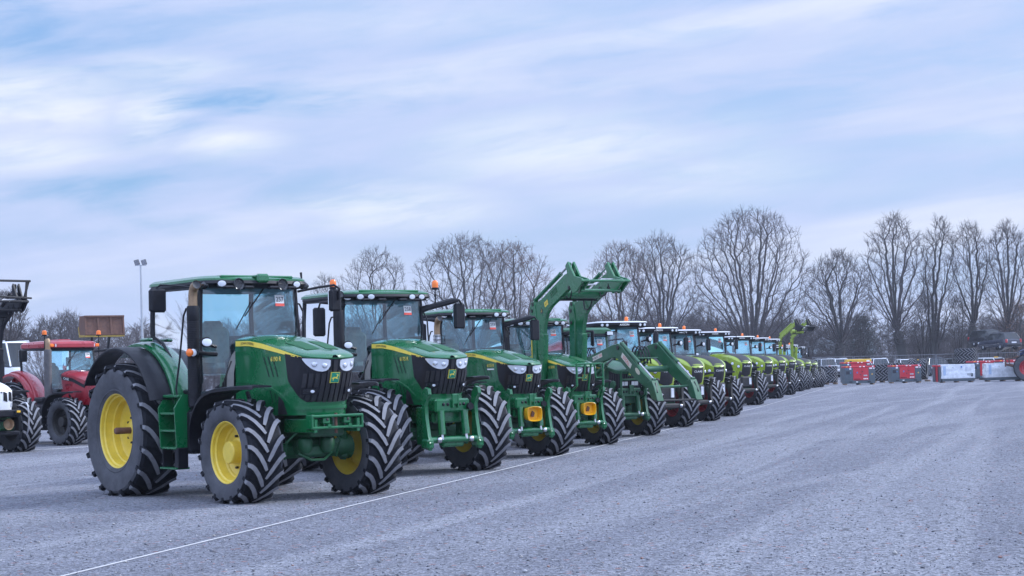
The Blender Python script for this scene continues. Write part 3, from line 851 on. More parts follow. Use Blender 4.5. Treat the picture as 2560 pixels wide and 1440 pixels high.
def cab_mirrors(root, kind):
    if kind == 'thin':
        mirror(root, -1.16, 1.02, 2.725, .25, .33, ([(1.72, -.80, 2.86), (1.25, -.98, 2.92), (1.04, -1.12, 2.94), (.98, -1.15, 2.9), (1.0, -1.15, 2.74)], .014))
        mirror(root, 1.34, 1.66, 2.71, .19, .32, ([(1.52, .80, 2.84), (1.62, 1.1, 2.90), (1.68, 1.32, 2.93), (1.72, 1.38, 2.88), (1.73, 1.38, 2.72)], .018))
    elif kind == 'bus':
        mirror(root, -1.18, 1.45, 2.52, .22, .48, ([(1.62, -.78, 2.78), (1.56, -1.0, 2.84), (1.50, -1.18, 2.84), (1.47, -1.2, 2.74)], [.04, .04, .022, .018]))
        mirror(root, 1.42, 1.72, 2.60, .22, .44, ([(1.52, .78, 2.72), (1.6, .9, 2.76), (1.72, 1.28, 2.86), (1.76, 1.40, 2.87), (1.76, 1.45, 2.80)], [.06, .05, .055, .022, .018]))
    else:
        mirror(root, -1.2, 1.45, 2.60, .10, .14, ([(1.62, -.78, 2.70), (1.55, -1.0, 2.72), (1.48, -1.2, 2.70)], .04))
        mirror(root, 1.52, 1.70, 2.55, .08, .40, ([(1.52, .78, 2.66), (1.65, 1.1, 2.72), (1.74, 1.50, 2.72)], [.055, .05, .02]))
def make_6r(u, v, off, S, label, model, number, lights='six', gps=False, linkage=False, box=False, frame=False, weights=False, mir='bus',
            stack='smooth', beacons=(), deluxe=False, sx=.42, Rf=.693, Wf=.53, at_=None, tf=.95, tr=.985, Rr=.946):
    loc, yaw = at_ or pose(u, v, off, S)
    root = empty('farm_tractor', loc, yaw, label, 'tractor', 'green tractors at the near end of the row', S)
    hd = hood_6r(); dress_6r(root, hd, model, deluxe)
    c = Cab(); make_cab(root, c, number=number, sx=sx)
    roof_6r(root, lights, gps)
    mb = MB()      # grey cowl between bonnet and cab
    mb.grid([[(1.80+.02*math.cos(a), -.55*math.cos(a*1.0), 1.35+.80*max(0, math.sin(a))**.5) for a in [PI*k/16 for k in range(17)]],
             [(1.92, -.50*math.cos(a), 1.35+.80*max(0, math.sin(a))**.5) for a in [PI*k/16 for k in range(17)]]])
    mb.build('rear_cowl', 'grey', root)
    chassis_6r(root, linkage, box, frame, weights)
    wheels_of(root, Rf=Rf, Wf=Wf, tf=tf, tr=tr, Rr=Rr); rear_fenders(root, tr=tr); front_fenders(root, Rf=Rf, tf=tf); steps(root)
    mb = MB(); mb.box((1.52, -.82, .92), (.36, .42, .62), .06); mb.box((1.62, -.84, 1.27), (.20, .30, .10), .03); mb.box((.9, .80, .85), (1.1, .4, .6), .1)
    mb.build('fuel_tank', 'black', root)
    if stack == 'ribbed': exhaust(root, 1.655, -.955, 1.24, 2.62, .086, bend=.14)
    elif stack == 'smooth': exhaust(root, 1.70, -.95, 1.24, 2.70, .088, 'black', False, .27, .10)
    elif stack == 'chrome':
        exhaust(root, 1.70, -.95, 1.24, 2.52, .075, 'tan', False, .34, .16, 'steel')
        mb = MB(); 
        for z in (2.34, 2.42, 2.50): mb.box((1.78, -.95, z), (.10, .24, .012), .004)
        for y in (-1.06, -.84): mb.box((1.82, y, 2.42), (.012, .012, .18), .003)
        mb.build('exhaust_guard', 'black', root)
    else: exhaust(root, 1.70, -.95, 1.24, 2.60, .075, 'iron', False, .30, .14)
    mb = MB(); mb.tube([(1.42, -.90, 2.60), (1.36, -.90, 2.60), (1.30, -.91, 2.50), (1.26, -.96, 1.9), (1.22, -1.0, 1.5), (1.24, -1.0, 1.40), (1.34, -.98, 1.38)], .014, 7)
    mb.build('grab_rail', 'black', root)
    mb = MB(); mb.tube([(1.68, .84, 1.55), (1.56, .86, 2.55), (1.50, .84, 2.66), (1.48, .78, 2.68)], .014, 7); mb.build('grab_rail', 'black', root)
    side_lamps(root); cab_mirrors(root, mir)
    for b in beacons: beacon(root, *b)
    return root

# ------------------------------------------------------------------ front loaders
def bar(mb, a, b, w, h, mi=0):
    """square bar between two points"""
    a, b = Vector(a), Vector(b); d = b-a
    X = Matrix.Translation((a+b)/2) @ d.to_track_quat('X', 'Z').to_matrix().to_4x4()
    mb.box((0, 0, 0), (d.length, w, h), min(w, h)*.15, mi, X)
def ram(parent, a, b, r, mats, split=.6):
    a, b = Vector(a), Vector(b); m = a.lerp(b, split)
    mb = MB(); mb.tube([a, m], r, 12); mb.tube([m, b], r*.5, 10, 1)
    for p in (a, b): mb.tube([p+Vector((0, -r*1.1, 0)), p+Vector((0, r*1.1, 0))], r*.8, 10)
    mb.tube([m-(b-a).normalized()*.05, m], r*1.1, 12)
    return mb.build('lift_ram', mats, parent)
def loader_raised(root, pal, side=.52, marks=True, head=None, slim=False):
    head = head or pal
    """raised loader: post, cranked boom, tool carrier"""
    base = MB(); base.box((2.40, 0, 1.0), (.32, 1.0, .30), .04)
    for sg in (-1, 1):
        base.prism([(2.22, .85), (2.62, .85), (2.66, 1.3), (2.60, 2.0), (2.28, 2.05), (2.24, 1.5)], sg*side-.10, sg*side+.10, 'y', b=.015)
    ld = base.build('front_loader', pal, root)
    for sg in (-1, 1):
        y = sg*side
        mb = MB()
        mb.prism([(2.30, 1.95), (2.31, 3.05), (2.28, 3.25), (2.36, 3.42), (2.50, 3.42), (2.52, 3.3), (2.58, 3.1), (2.56, 1.95)], y-.075, y+.075, 'y', b=.012)
        mb.prism([(2.46, 3.05), (2.48, 3.30), (2.62, 3.40), (2.85, 3.46), (4.05, 3.98), (4.30, 4.02), (4.45, 3.88), (4.46, 3.70), (4.36, 3.66), (4.16, 3.62), (3.60, 3.39), (3.30, 3.28), (3.06, 3.10), (2.93, 2.80), (2.90, 2.45), (2.84, 2.1), (2.62, 2.1)], y-.05, y+.05, 'y', b=.012)
        if slim:
            mb = MB(); mb.prism([(2.30, 1.95), (2.30, 3.22), (2.44, 3.40), (4.25, 4.10), (4.38, 4.06), (4.40, 3.94), (2.60, 3.20), (2.52, 3.05), (2.50, 1.95)], y-.06, y+.06, 'y', b=.01)
        mb.prism([(2.66, 1.65), (2.80, 1.65), (2.90, 2.05), (2.96, 2.62), (2.80, 2.66), (2.70, 2.1)], y-.07, y+.07, 'y', b=.01)
        for x, z in ((2.40, 3.20), (2.42, 2.92), (2.45, 3.36), (4.28, 3.95), (4.30, 3.66)):
            mb.tube([(x, y-.09, z), (x, y+.09, z)], .045, 12, 1)
        arm = mb.build('loader_arm', [pal, 'iron'], ld)
        ram(ld, (2.48, y, 3.46), (4.15, y, 4.16), .05, [pal, 'steel'], .78)
        ram(ld, (2.74, y, 1.5), (2.88, y, 2.62), .06, [pal, 'steel'], .72) 
        if marks and sg < 0:
            mb = MB()
            c0 = (3.02, y-.0565, 3.36); d = (.92, .40)
            def F(u, v, o=0): return (c0[0]+u*d[0]-v*d[1], y-.053-o, c0[2]+u*d[1]+v*d[0])
            mb.add([F(-.02, -.10), (F(.16, -.10)), F(.16, .02), F(-.02, .02)], [(0, 1, 2, 3)], 0)
            put_text(mb, '603 R', .05, lambda u, v: F(u*.8+.07, v-.04, .002), 1)
            mb.build('warning_label', ['yellow', 'ink', 'ink'], arm); mb = MB()
            q = [F(-.22+.065*math.cos(a), -.10+.065*math.sin(a)) for a in [2*PI*k/16 for k in range(16)]]
            mb.add(q, [tuple(range(16))], 2); put_deer(mb, .08, lambda u, v: F(-.22-u, -.10+v, .002), 0)
            mb.build('round_badge', ['yellow', 'ink', 'ink'], arm); mb = MB()
            c1 = [(2.33, 2.05), (2.37, 2.05), (2.37, 2.85), (2.33, 2.85)]
            mb.add([(x, y-.077, z) for x, z in c1], [(0, 1, 2, 3)], 0)
            put_text(mb, '603R', .035, lambda u, v: (2.35-v, y-.079, 2.98+u), 0)
            mb.build('loader_decal', ['yellow', 'ink', 'ink'], arm)
            mb = MB()
            for k in range(3):
                xa = 3.42+k*.06
                mb.tube([F(.36, .08-k*.05, 0), F(.70, .08-k*.05, 0)], .012, 6)
            mb.build('arm_rib', pal, arm)
    mb = MB(); mb.tube([(3.72, -side, 3.55), (3.72, side, 3.55)], .12, 18); mb.box((3.62, 0, 3.44), (.05, side*2, .10), .01, 1)
    mb.build('crossbeam', [pal, 'black'], ld)
    mb = MB()
    for sg in (-1, 1):
        y = sg*side
        mb.prism([(4.30, 3.80), (4.22, 4.20), (4.30, 4.26), (4.42, 4.12), (4.60, 3.92), (4.96, 3.84), (5.02, 3.78), (4.90, 3.70), (4.70, 3.56), (4.50, 3.52)], y-.10, y-.05, 'y', b=.006)
        mb.prism([(4.30, 3.80), (4.22, 4.20), (4.30, 4.26), (4.42, 4.12), (4.60, 3.92), (4.96, 3.84), (5.02, 3.78), (4.90, 3.70), (4.70, 3.56), (4.50, 3.52)], y+.05, y+.10, 'y', b=.006)
        bar(mb, (4.10, y, 3.9), (4.26, y, 4.24), .05, .06)
    mb.tube([(4.98, -side-.12, 3.79), (4.98, side+.12, 3.79)], .03, 10); mb.tube([(4.72, -side, 3.58), (4.72, side, 3.58)], .035, 10)
    mb.tube([(4.70, -side, 3.70), (4.66, -.1, 3.72), (4.60, .1, 3.84), (4.60, side, 3.84)], .022, 8, 1)
    mb.build('tool_carrier', [head, 'steel'], ld)
    for sg, x0 in ((1, 4.1), (1, 3.3), (-1, 3.95)):
        mb = MB(); mb.tube([p for p in catmull([(x0-.25, sg*(side-.07), table([(2.5, 3.35), (4.3, 3.95)], x0-.25)-.1), (x0-.1, sg*(side-.12), table([(2.5, 3.3), (4.3, 3.95)], x0)-.38), (x0+.12, sg*(side-.1), table([(2.5, 3.3), (4.3, 3.95)], x0)-.34), (x0+.25, sg*(side-.07), table([(2.5, 3.3), (4.3, 3.95)], x0))], 4)], .016, 6)
        mb.build('hydraulic_hose', 'black', ld)
    return ld
def loader_lowered(root, pal, side=.55):
    """old loader with its boom down over the nose"""
    b = MB(); b.box((2.2, 0, .95), (.3, .9, .28), .04)
    for sg in (-1, 1): b.prism([(2.02, .80), (2.42, .80), (2.46, 1.3), (2.50, 1.75), (2.46, 1.92), (2.24, 1.90), (2.10, 1.3)], sg*side-.08, sg*side+.08, 'y', b=.012)
    ld = b.build('front_loader', pal, root)
    for sg in (-1, 1):
        y = sg*side; mb = MB()
        mb.prism([(2.22, 1.70), (2.32, 1.90), (3.85, 2.26), (4.15, 2.30), (4.32, 2.22), (5.10, 1.66), (5.55, 1.38), (5.62, 1.26), (5.50, 1.20), (5.35, 1.22), (4.85, 1.46), (4.15, 1.93), (4.0, 1.98), (3.75, 1.96), (2.45, 1.66)], y-.06, y+.06, 'y', b=.012)
        mb.tube([(2.30, y-.1, 1.80), (2.30, y+.1, 1.80)], .05, 12, 1); mb.tube([(4.16, y-.085, 2.20), (4.16, y+.085, 2.20)], .05, 12, 1)
        arm = mb.build('loader_arm', [pal, 'iron'], ld)
        ram(ld, (2.45, y, 1.30), (3.9, y, 1.98), .05, [pal, 'steel'], .75)
        ram(ld, (4.25, y, 2.30), (5.60, y, 1.42), .042, [pal, 'steel'], .55)
        if sg < 0:
            mb = MB(); DEC = [mat('cream_decal', (.62, .58, .50), .6), 'red_txt', 'ink', mat('cream_oval', (.55, .52, .40), .6)]
            def F(c, d, u, v, o=0): return (c[0]+u*d[0]-v*d[1], y-.063-o, c[1]+u*d[1]+v*d[0])
            for c, d, w, h, s, tc in (((3.20, 1.99), (.974, .226), .46, .10, 'ROBUST', 2), ((4.52, 1.88), (.81, -.585), .50, .13, 'STOLL', 1), ((2.50, 1.815), (.974, .226), .16, .07, None, 1)):
                mb.add([F(c, d, -w/2, -h/2), F(c, d, w/2, -h/2), F(c, d, w/2, h/2), F(c, d, -w/2, h/2)], [(0, 1, 2, 3)], 0)
                if s == 'ROBUST':
                    put_text(mb, 'ROBUST', .055, lambda u, v: F(c, d, u-.09, v, .002), 2); put_text(mb, 'F30', .06, lambda u, v: F(c, d, u+.15, v, .002), 1)
                elif s: put_text(mb, s, .085, lambda u, v: F(c, d, u, v, .002), 1)
                mb.build('loader_decal', DEC, arm); mb = MB()
            c, d = (5.0, 1.62), (.81, -.585)
            mb.add([F(c, d, .12*math.cos(a), .06*math.sin(a)) for a in [2*PI*k/16 for k in range(16)]], [tuple(range(16))], 3)
            mb.build('oval_plate', DEC, arm)
    mb = MB(); mb.tube([(4.62, -side, 1.66), (4.62, side, 1.66)], .075, 14); mb.box((4.30, 0, 1.93), (.42, .62, .03), .01)
    mb.build('crossbeam', pal, ld)
    mb = MB()
    for sg in (-1, 1):
        mb.prism([(5.45, 1.36), (5.62, 1.40), (5.74, 1.22), (5.86, .92), (5.80, .90), (5.60, .98), (5.48, 1.16)], sg*side-.09, sg*side+.09, 'y', b=.01)
        mb.tube([(5.66, sg*side, 1.34), (5.78, sg*side*1.05, 1.12), (5.74, sg*side*1.05, .98)], .016, 6, 1)
    mb.box((5.80, 0, .92), (.06, side*2+.25, .05), .012, 2)
    mb.tube([(5.52, -side, 1.24), (5.52, side, 1.24)], .03, 10)
    mb.build('tool_carrier', [pal, 'black', 'iron'], ld)
    mb = MB()
    for k in range(3):
        mb.tube(catmull([(2.6, -.35+.05*k, 1.7), (2.3+.1*k, -.4, 2.1), (2.6+.1*k, -.45, 2.22), (3.0, -.5, 2.0), (3.3, -.52, 2.05)], 5), .016, 6)
    for k in range(4): mb.tube(catmull([(3.7, .35-.1*k, 2.0), (3.95, .3-.1*k, 2.22), (4.2, .25-.08*k, 2.05), (4.35, .2-.1*k, 1.8)], 4), .018, 6)
    mb.build('hydraulic_hose', 'black', ld)
    return ld

# ------------------------------------------------------------------ older green tractor with the lowered loader
def make_old(u, v, off, S):
    loc, yaw = pose(u, v, off, S)
    root = empty('farm_tractor', loc, yaw, 'older dark green tractor with its jointed loader lowered over the nose, lot number 261', 'tractor', 'green tractors at the near end of the row', S)
    hd = Hood([(1.85, -.44), (2.4, -.435), (3.0, -.42), (3.4, -.41), (3.58, -.39), (3.655, -.33), (3.67, -.18), (3.675, 0)],
      [(1.85, 1.90), (2.4, 1.88), (3.0, 1.80), (3.4, 1.72), (3.68, 1.64)], [(1.85, 1.12), (3.7, 1.0)], [(1.0, -.05), (1.4, -.01), (1.7, 0)],
      [(1.85, .06), (3.2, .06), (3.68, .03)], 1.85)
    mb = MB(); hd.shell(mb); mb.build('hood', 'green_old', root)
    sx = hd.s_of_x
    mb = MB(); ts = [-.62+1.24*k/36 for k in range(37)]
    hd.patch(mb, ts, lambda t: 1.06, lambda t: table(hd.zs, hd.C(t)[0])-.08, 0, .006, 6)
    for k in range(-9, 10): hd.quad(mb, [(k*.062-.012, 1.08), (k*.062+.012, 1.08), (k*.062+.012, 1.56), (k*.062-.012, 1.56)], 1, .016, 3, .012)
    gr = mb.build('grille', ['black', 'grille'], root)
    mb = MB(); hd.quad(mb, [(-.05, 1.50), (.05, 1.50), (.05, 1.59), (-.05, 1.59)], 0, .02, 2, .015); put_deer(mb, .07, lambda a, b: hd.P(a, 1.545+b, .023), 1)
    mb.build('emblem', ['green', 'ylw_txt'], gr)
    for sg in (-1, 1):
        mb = MB(); hd.quad(mb, [(sg*.04, 1.26), (sg*.26, 1.26), (sg*.26, 1.38), (sg*.04, 1.38)], 1, .022, 3, .02); hd.quad(mb, [(sg*.055, 1.272), (sg*.145, 1.272), (sg*.145, 1.368), (sg*.055, 1.368)], 0, .028, 2, .01); hd.quad(mb, [(sg*.155, 1.272), (sg*.245, 1.272), (sg*.245, 1.368), (sg*.155, 1.368)], 0, .028, 2, .01)
        mb.build('headlight', ['lens', 'black'], root)
        mb = MB(); ts = [sg*abs(sx(x)) for x in np.linspace(1.9, 3.2, 14)]
        zc = lambda t: table(hd.zs, hd.C(t)[0])-.075
        hd.patch(mb, ts, lambda t: zc(t)-.03, lambda t: zc(t)+.03*(3.25-hd.C(t)[0])/1.3, 0, .006, 2, .006)
        mb.build('side_stripe', 'yellow', root)
    c = Cab(zt=2.58, zb=1.85, xt=1.50, xb=1.62, wt=.72, wb=.70, bow=.06)
    make_cab(root, c, frame='green_old', low=1.4, number='261', sx=.45)
    mb = MB()
    def ring(x0, x1, hw, z, r=.2): return [(x, y, z) for x, y in rrect(x0, x1, hw, r, .05)]
    loft(mb, [ring(.14, 1.60, .78, 2.56), ring(.08, 1.72, .82, 2.60), ring(.08, 1.72, .82, 2.70), ring(.16, 1.62, .74, 2.755), ring(.5, 1.2, .4, 2.77)])
    rf = mb.build('cab_roof', 'green_old', root)
    mb = MB(); loft(mb, [ring(.2, 1.56, .74, 2.53), ring(.16, 1.76, .80, 2.545), ring(.16, 1.76, .80, 2.60)]); mb.build('roof_visor', 'black', root)
    for y in (-.62, .62):
        mb = MB(); mb.box((1.80, y, 2.60), (.08, .20, .11), .02, 1); mb.box((1.845, y, 2.60), (.012, .17, .085), .004); mb.build('work_light', ['lens', 'black'], rf)
    chassis_6r(root, True, pal='green_old'); wheels_of(root, Rf=.66, Wf=.52, rf=.37); rear_fenders(root, inner='green_old'); front_fenders(root, Rf=.66); steps(root, pal='green_old')
    exhaust(root, 1.66, -.70, 1.2, 2.35, .07, 'iron', False, .25, .10)
    mb = MB(); x = 3.86
    for sg in (-1, 1): mb.tube([(3.6, sg*.36, .95), (x, sg*.36, 1.05), (x, sg*.36, 1.62)], .03, 8)
    mb.tube([(x, -.36, 1.62), (x, .36, 1.62)], .025, 8); mb.tube([(x, -.36, 1.42), (x, .36, 1.42)], .025, 8)
    mb.build('hood_guard', 'green_old', root)
    mirror(root, -1.15, 1.42, 2.25, .18, .30, ([(1.6, -.75, 2.45), (1.5, -1.1, 2.48), (1.44, -1.15, 2.38)], .016)); mirror(root, 1.2, 1.6, 2.25, .18, .30, ([(1.55, .75, 2.42), (1.62, 1.15, 2.46), (1.62, 1.2, 2.38)], .016))
    side_lamps(root, 1.6, -.9)
    loader_lowered(root, 'green_old')
    return root

# ------------------------------------------------------------------ lime green tractors
def make_lime(big=False, arms=False):
    root = empty('farm_tractor', (0, 0, 0))
    hd = Hood([(1.85, -.47), (2.3, -.47), (2.8, -.465), (3.2, -.45), (3.45, -.42), (3.62, -.36), (3.73, -.25), (3.78, -.12), (3.79, 0)],
      [(1.85, 2.06), (2.6, 2.04), (3.0, 2.0), (3.3, 1.94), (3.55, 1.85), (3.7, 1.77), (3.79, 1.69)],
      [(1.85, 1.15), (2.6, 1.10), (3.79, 1.05)],
      [(1.0, -.16), (1.2, -.11), (1.45, -.03), (1.6, 0), (1.9, 0)],
      [(1.85, .07), (2.8, .08), (3.4, .075), (3.7, .05), (3.79, .02)], 1.85)
    mb = MB(); hd.shell(mb); mb.build('hood', 'lime', root)
    sx = hd.s_of_x
    # black bonnet lid running into the nose strip
    mb = MB()
    mb.grid([[hd.top(x, y*lerp(.34, .24, (x-2.6)/1.14), .006) for y in np.linspace(-1, 1, 11)] for x in np.linspace(2.6, 3.74, 16)])
    ts = [-.215+.43*k/16 for k in range(17)]
    hd.patch(mb, ts, lambda t: 1.15+.10*abs(t)/.215, lambda t: table(hd.zs, hd.C(t)[0])+.0, 0, .008, 8)
    mb.build('hood_lid', 'grille', root)
    mb = MB(); put_text(mb, 'CLAAS', .062, lambda u, v: tuple(Vector(hd.P(u, 1.585+v, .014))), 0, 1.15)
    mb.build('nose_lettering', 'wht_txt', root)
    for sg in (-1, 1):
        mb = MB(); ts = [sg*abs(sx(x)) for x in np.linspace(2.62, 3.42, 14)]
        lo = lambda t: table([(2.62, 1.42), (2.75, 1.22), (3.3, 1.18), (3.42, 1.22)], hd.C(t)[0])
        hi = lambda t: table([(2.62, 1.66), (2.72, 1.84), (3.0, 1.82), (3.3, 1.68), (3.42, 1.50)], hd.C(t)[0])
        hd.patch(mb, ts, lo, hi, 0, .006, 5)
        mb.build('side_screen', 'black', root)
        for x, z, r in ((3.40, 1.70, .055), (3.66, 1.58, .05)):
            mb = MB(); t = sg*abs(sx(x)); p = Vector(hd.P(t, z, .012)); n = Vector(hd.P(t, z, .2))-p+Vector((.12, 0, 0))
            disc(mb, p, n, r*1.25, .02, 1, 16, .05); disc(mb, p+n*.03, n, r, .02, 0, 16, .3)
            mb.build('headlight', ['lens', 'black_gl'], root)
        mb = MB(); t0 = sg*abs(sx(2.12)); w = sg*.17
        hd.quad(mb, [(t0-w, 1.62), (t0+w, 1.62), (t0+w*.7, 1.92), (t0-w, 1.95)], 0, .006, 3, .006)
        put_text(mb, 'CLAAS', .085, lambda u, v: hd.P(t0+u, 1.85+v, .010), 1, 1.1)
        put_text(mb, 'arion', .06, lambda u, v: hd.P(t0+u, 1.70+v, .010), 2)
        t1 = sg*abs(sx(2.42))
        for k in range(6): hd.quad(mb, [(t1-.06, 1.60+k*.045), (t1+.06, 1.60+k*.045), (t1+.06, 1.62+k*.045), (t1-.06, 1.62+k*.045)], 2, .005, 2, 0)
        mb.build('side_panel_decal', ['sticker', 'red_txt', 'black'], root)
    c = Cab(zt=2.88, zb=1.98, xt=1.48, xb=1.60, wt=.76, wb=.76, bow=.12)
    make_cab(root, c, number='265', sx=.46, wiper=False)
    mb = MB()
    def ring(x0, x1, hw, z, r=.2, bow=.05): return [(x, y, z+.03*max(0, x-.8)) for x, y in rrect(x0, x1, hw, r, bow)]
    loft(mb, [ring(.10, 1.86, .86, 2.955), ring(.06, 1.92, .90, 2.97), ring(.08, 1.90, .88, 3.0), ring(.2, 1.75, .75, 3.02), ring(.6, 1.2, .3, 3.025)])
    rf = mb.build('cab_roof', 'roofwhite', root)
    mb = MB(); loft(mb, [ring(.16, 1.70, .78, 2.84), ring(.10, 1.84, .86, 2.86), ring(.08, 1.90, .89, 2.90), ring(.08, 1.90, .89, 2.965)])
    vis = mb.build('roof_visor', 'black', root)
    for y in (-.72, -.56, .56, .72):
        mb = MB(); x = 1.90+.05*(1-(y/.89)**2); disc(mb, (x, y, 2.935), (1, y*.2, -.1), .042, .02, 0, 14, .12); mb.build('work_light', 'lens', vis)
    mb = MB(); put_text(mb, 'AXION' if big else 'ARION', .06, lambda u, v: (1.966-.05*(u/.89)**2, u, 2.945+v), 0, 1.2); mb.build('roof_lettering', 'wht_txt', vis)
    beacon(root, 1.2, .55, 3.03, 0, .055)
    chassis_6r(root, False, pal='black')
    # front linkage, dark castings with a pale plate
    mb = MB(); mb.box((3.62, 0, .95), (.30, .55, .46), .06); mb.box((3.70, 0, .62), (.36, .74, .14), .04); mb.box((3.8, .12, .98), (.04, .10, .26), .01, 1)
    for sg in (-1, 1):
        mb.prism([(3.72, .55), (3.86, .52), (3.92, .62), (3.86, .80), (3.86, 1.15), (3.98, 1.34), (3.90, 1.40), (3.78, 1.22), (3.74, .85)], sg*.42-.035, sg*.42+.035, 'y', b=.008)
        disc(mb, (3.9, sg*.34, .62), (1, 0, 0), .05, .06, 2, 12, .5)
    mb.build('front_linkage', ['iron', 'white', 'steel'], root)
    wheels_of(root, Rf=.72, Wf=.54, rf=.40, col='redrim'); rear_fenders(root, inner='lime'); front_fenders(root, Rf=.72); steps(root, pal='black')
    mb = MB(); mb.box((1.5, -.82, .92), (.4, .42, .62), .06); mb.build('fuel_tank', 'black', root)
    exhaust(root, 1.58, -.80, 1.24, 2.72, .085, 'iron', False, .22, .10)
    for sg, x in ((-1, 1.5), (1, 1.72)):
        mirror(root, sg*1.22, x, 2.50, .17, .42, ([(1.5, sg*.80, 2.86), (x, sg*1.05, 2.90), (x+.03, sg*1.2, 2.86), (x+.03, sg*1.22, 2.68)], .018))
        mb = MB(); disc(mb, (1.78, sg*.98, 2.52), (1, sg*.2, 0), .085, .09, 1, 16, .05); disc(mb, (1.79, sg*.98, 2.52), (1, sg*.2, 0), .06, .02, 0, 16, .12); mb.tube([(1.6, sg*.78, 2.45), (1.7, sg*.95, 2.5)], .025, 7, 1)
        mb.build('side_work_light', ['lens', 'black'], root)
    side_lamps(root)
    mb = MB(); mb.box((1.98, 0, 1.58), (.42, .90, .92), .08); mb.build('rear_cowl', 'black', root)
    for ch in root.children:
        if ch.name.split('.')[0] in ('hood', 'hood_lid', 'nose_lettering', 'side_screen', 'headlight', 'side_panel_decal', 'front_linkage', 'front_axle', 'front_wheel', 'front_fender'): ch.location.x += .34
    if arms: ld = loader_raised(root, 'lime', .50, marks=False, head='black', slim=True); ld.scale = (1.05, 1, 1.22); ld.location = (-.1, 0, -.25)
    return root
LIME = 'lime green tractors at the far end of the row'
def lime_row():
    a = make_lime(True); b = None
    spots = [(1697, 1067, 34, .95, 'lime green tractor standing just beyond the lowered dark green loader, widest white cab roof', 0),
     (1768, 1052, 35, .92, 'lime green tractor right behind the lowered loader head, second lime one in the row', 1),
     (1820, 1040, 35, .92, 'lime green tractor with empty gravel gap beyond it, its front half covered by a neighbour', 1),
     (1884, 1012, 36, .98, 'lime green tractor whose whole bonnet shows beyond the gap, with white flank panel', 1),
     (1937, 996, 36, .97, 'lime green tractor directly behind the one whose whole bonnet shows', 1),
     (1969, 987, 36, .98, 'lime green tractor third after the gravel gap in the row', 1),
     (1993, 978.5, 36, 1.0, 'lime green tractor fourth after the gap, just before the loader arms', 1),
     (2030, 969.5, 36, .92, 'small lime green tractor beyond the raised lime loader', 1),
     (2046, 968, 36, .88, 'farthest and smallest lime green tractor at the end of the row', 1)]
    for i, (u, v, off, S, lab, k) in enumerate(spots):
        if i == 0: o = a
        else:
            if b is None: b = make_lime(False); o = b
            else: o = copy_tree(b)
        loc, yaw = pose(u, v, off, S, 3.17); o.location = loc; o.rotation_euler = (0, 0, yaw); o.scale = (S, S, S)
        tag(o, lab, 'tractor', LIME)
    o = make_lime(False, True); S = .86; loc, yaw = pose(2012, 974, 36, S, 3.17); o.location = loc; o.rotation_euler = (0, 0, yaw); o.scale = (S, S, S)
    tag(o, 'lime green tractor with its own front loader raised against the trees', 'tractor', LIME)

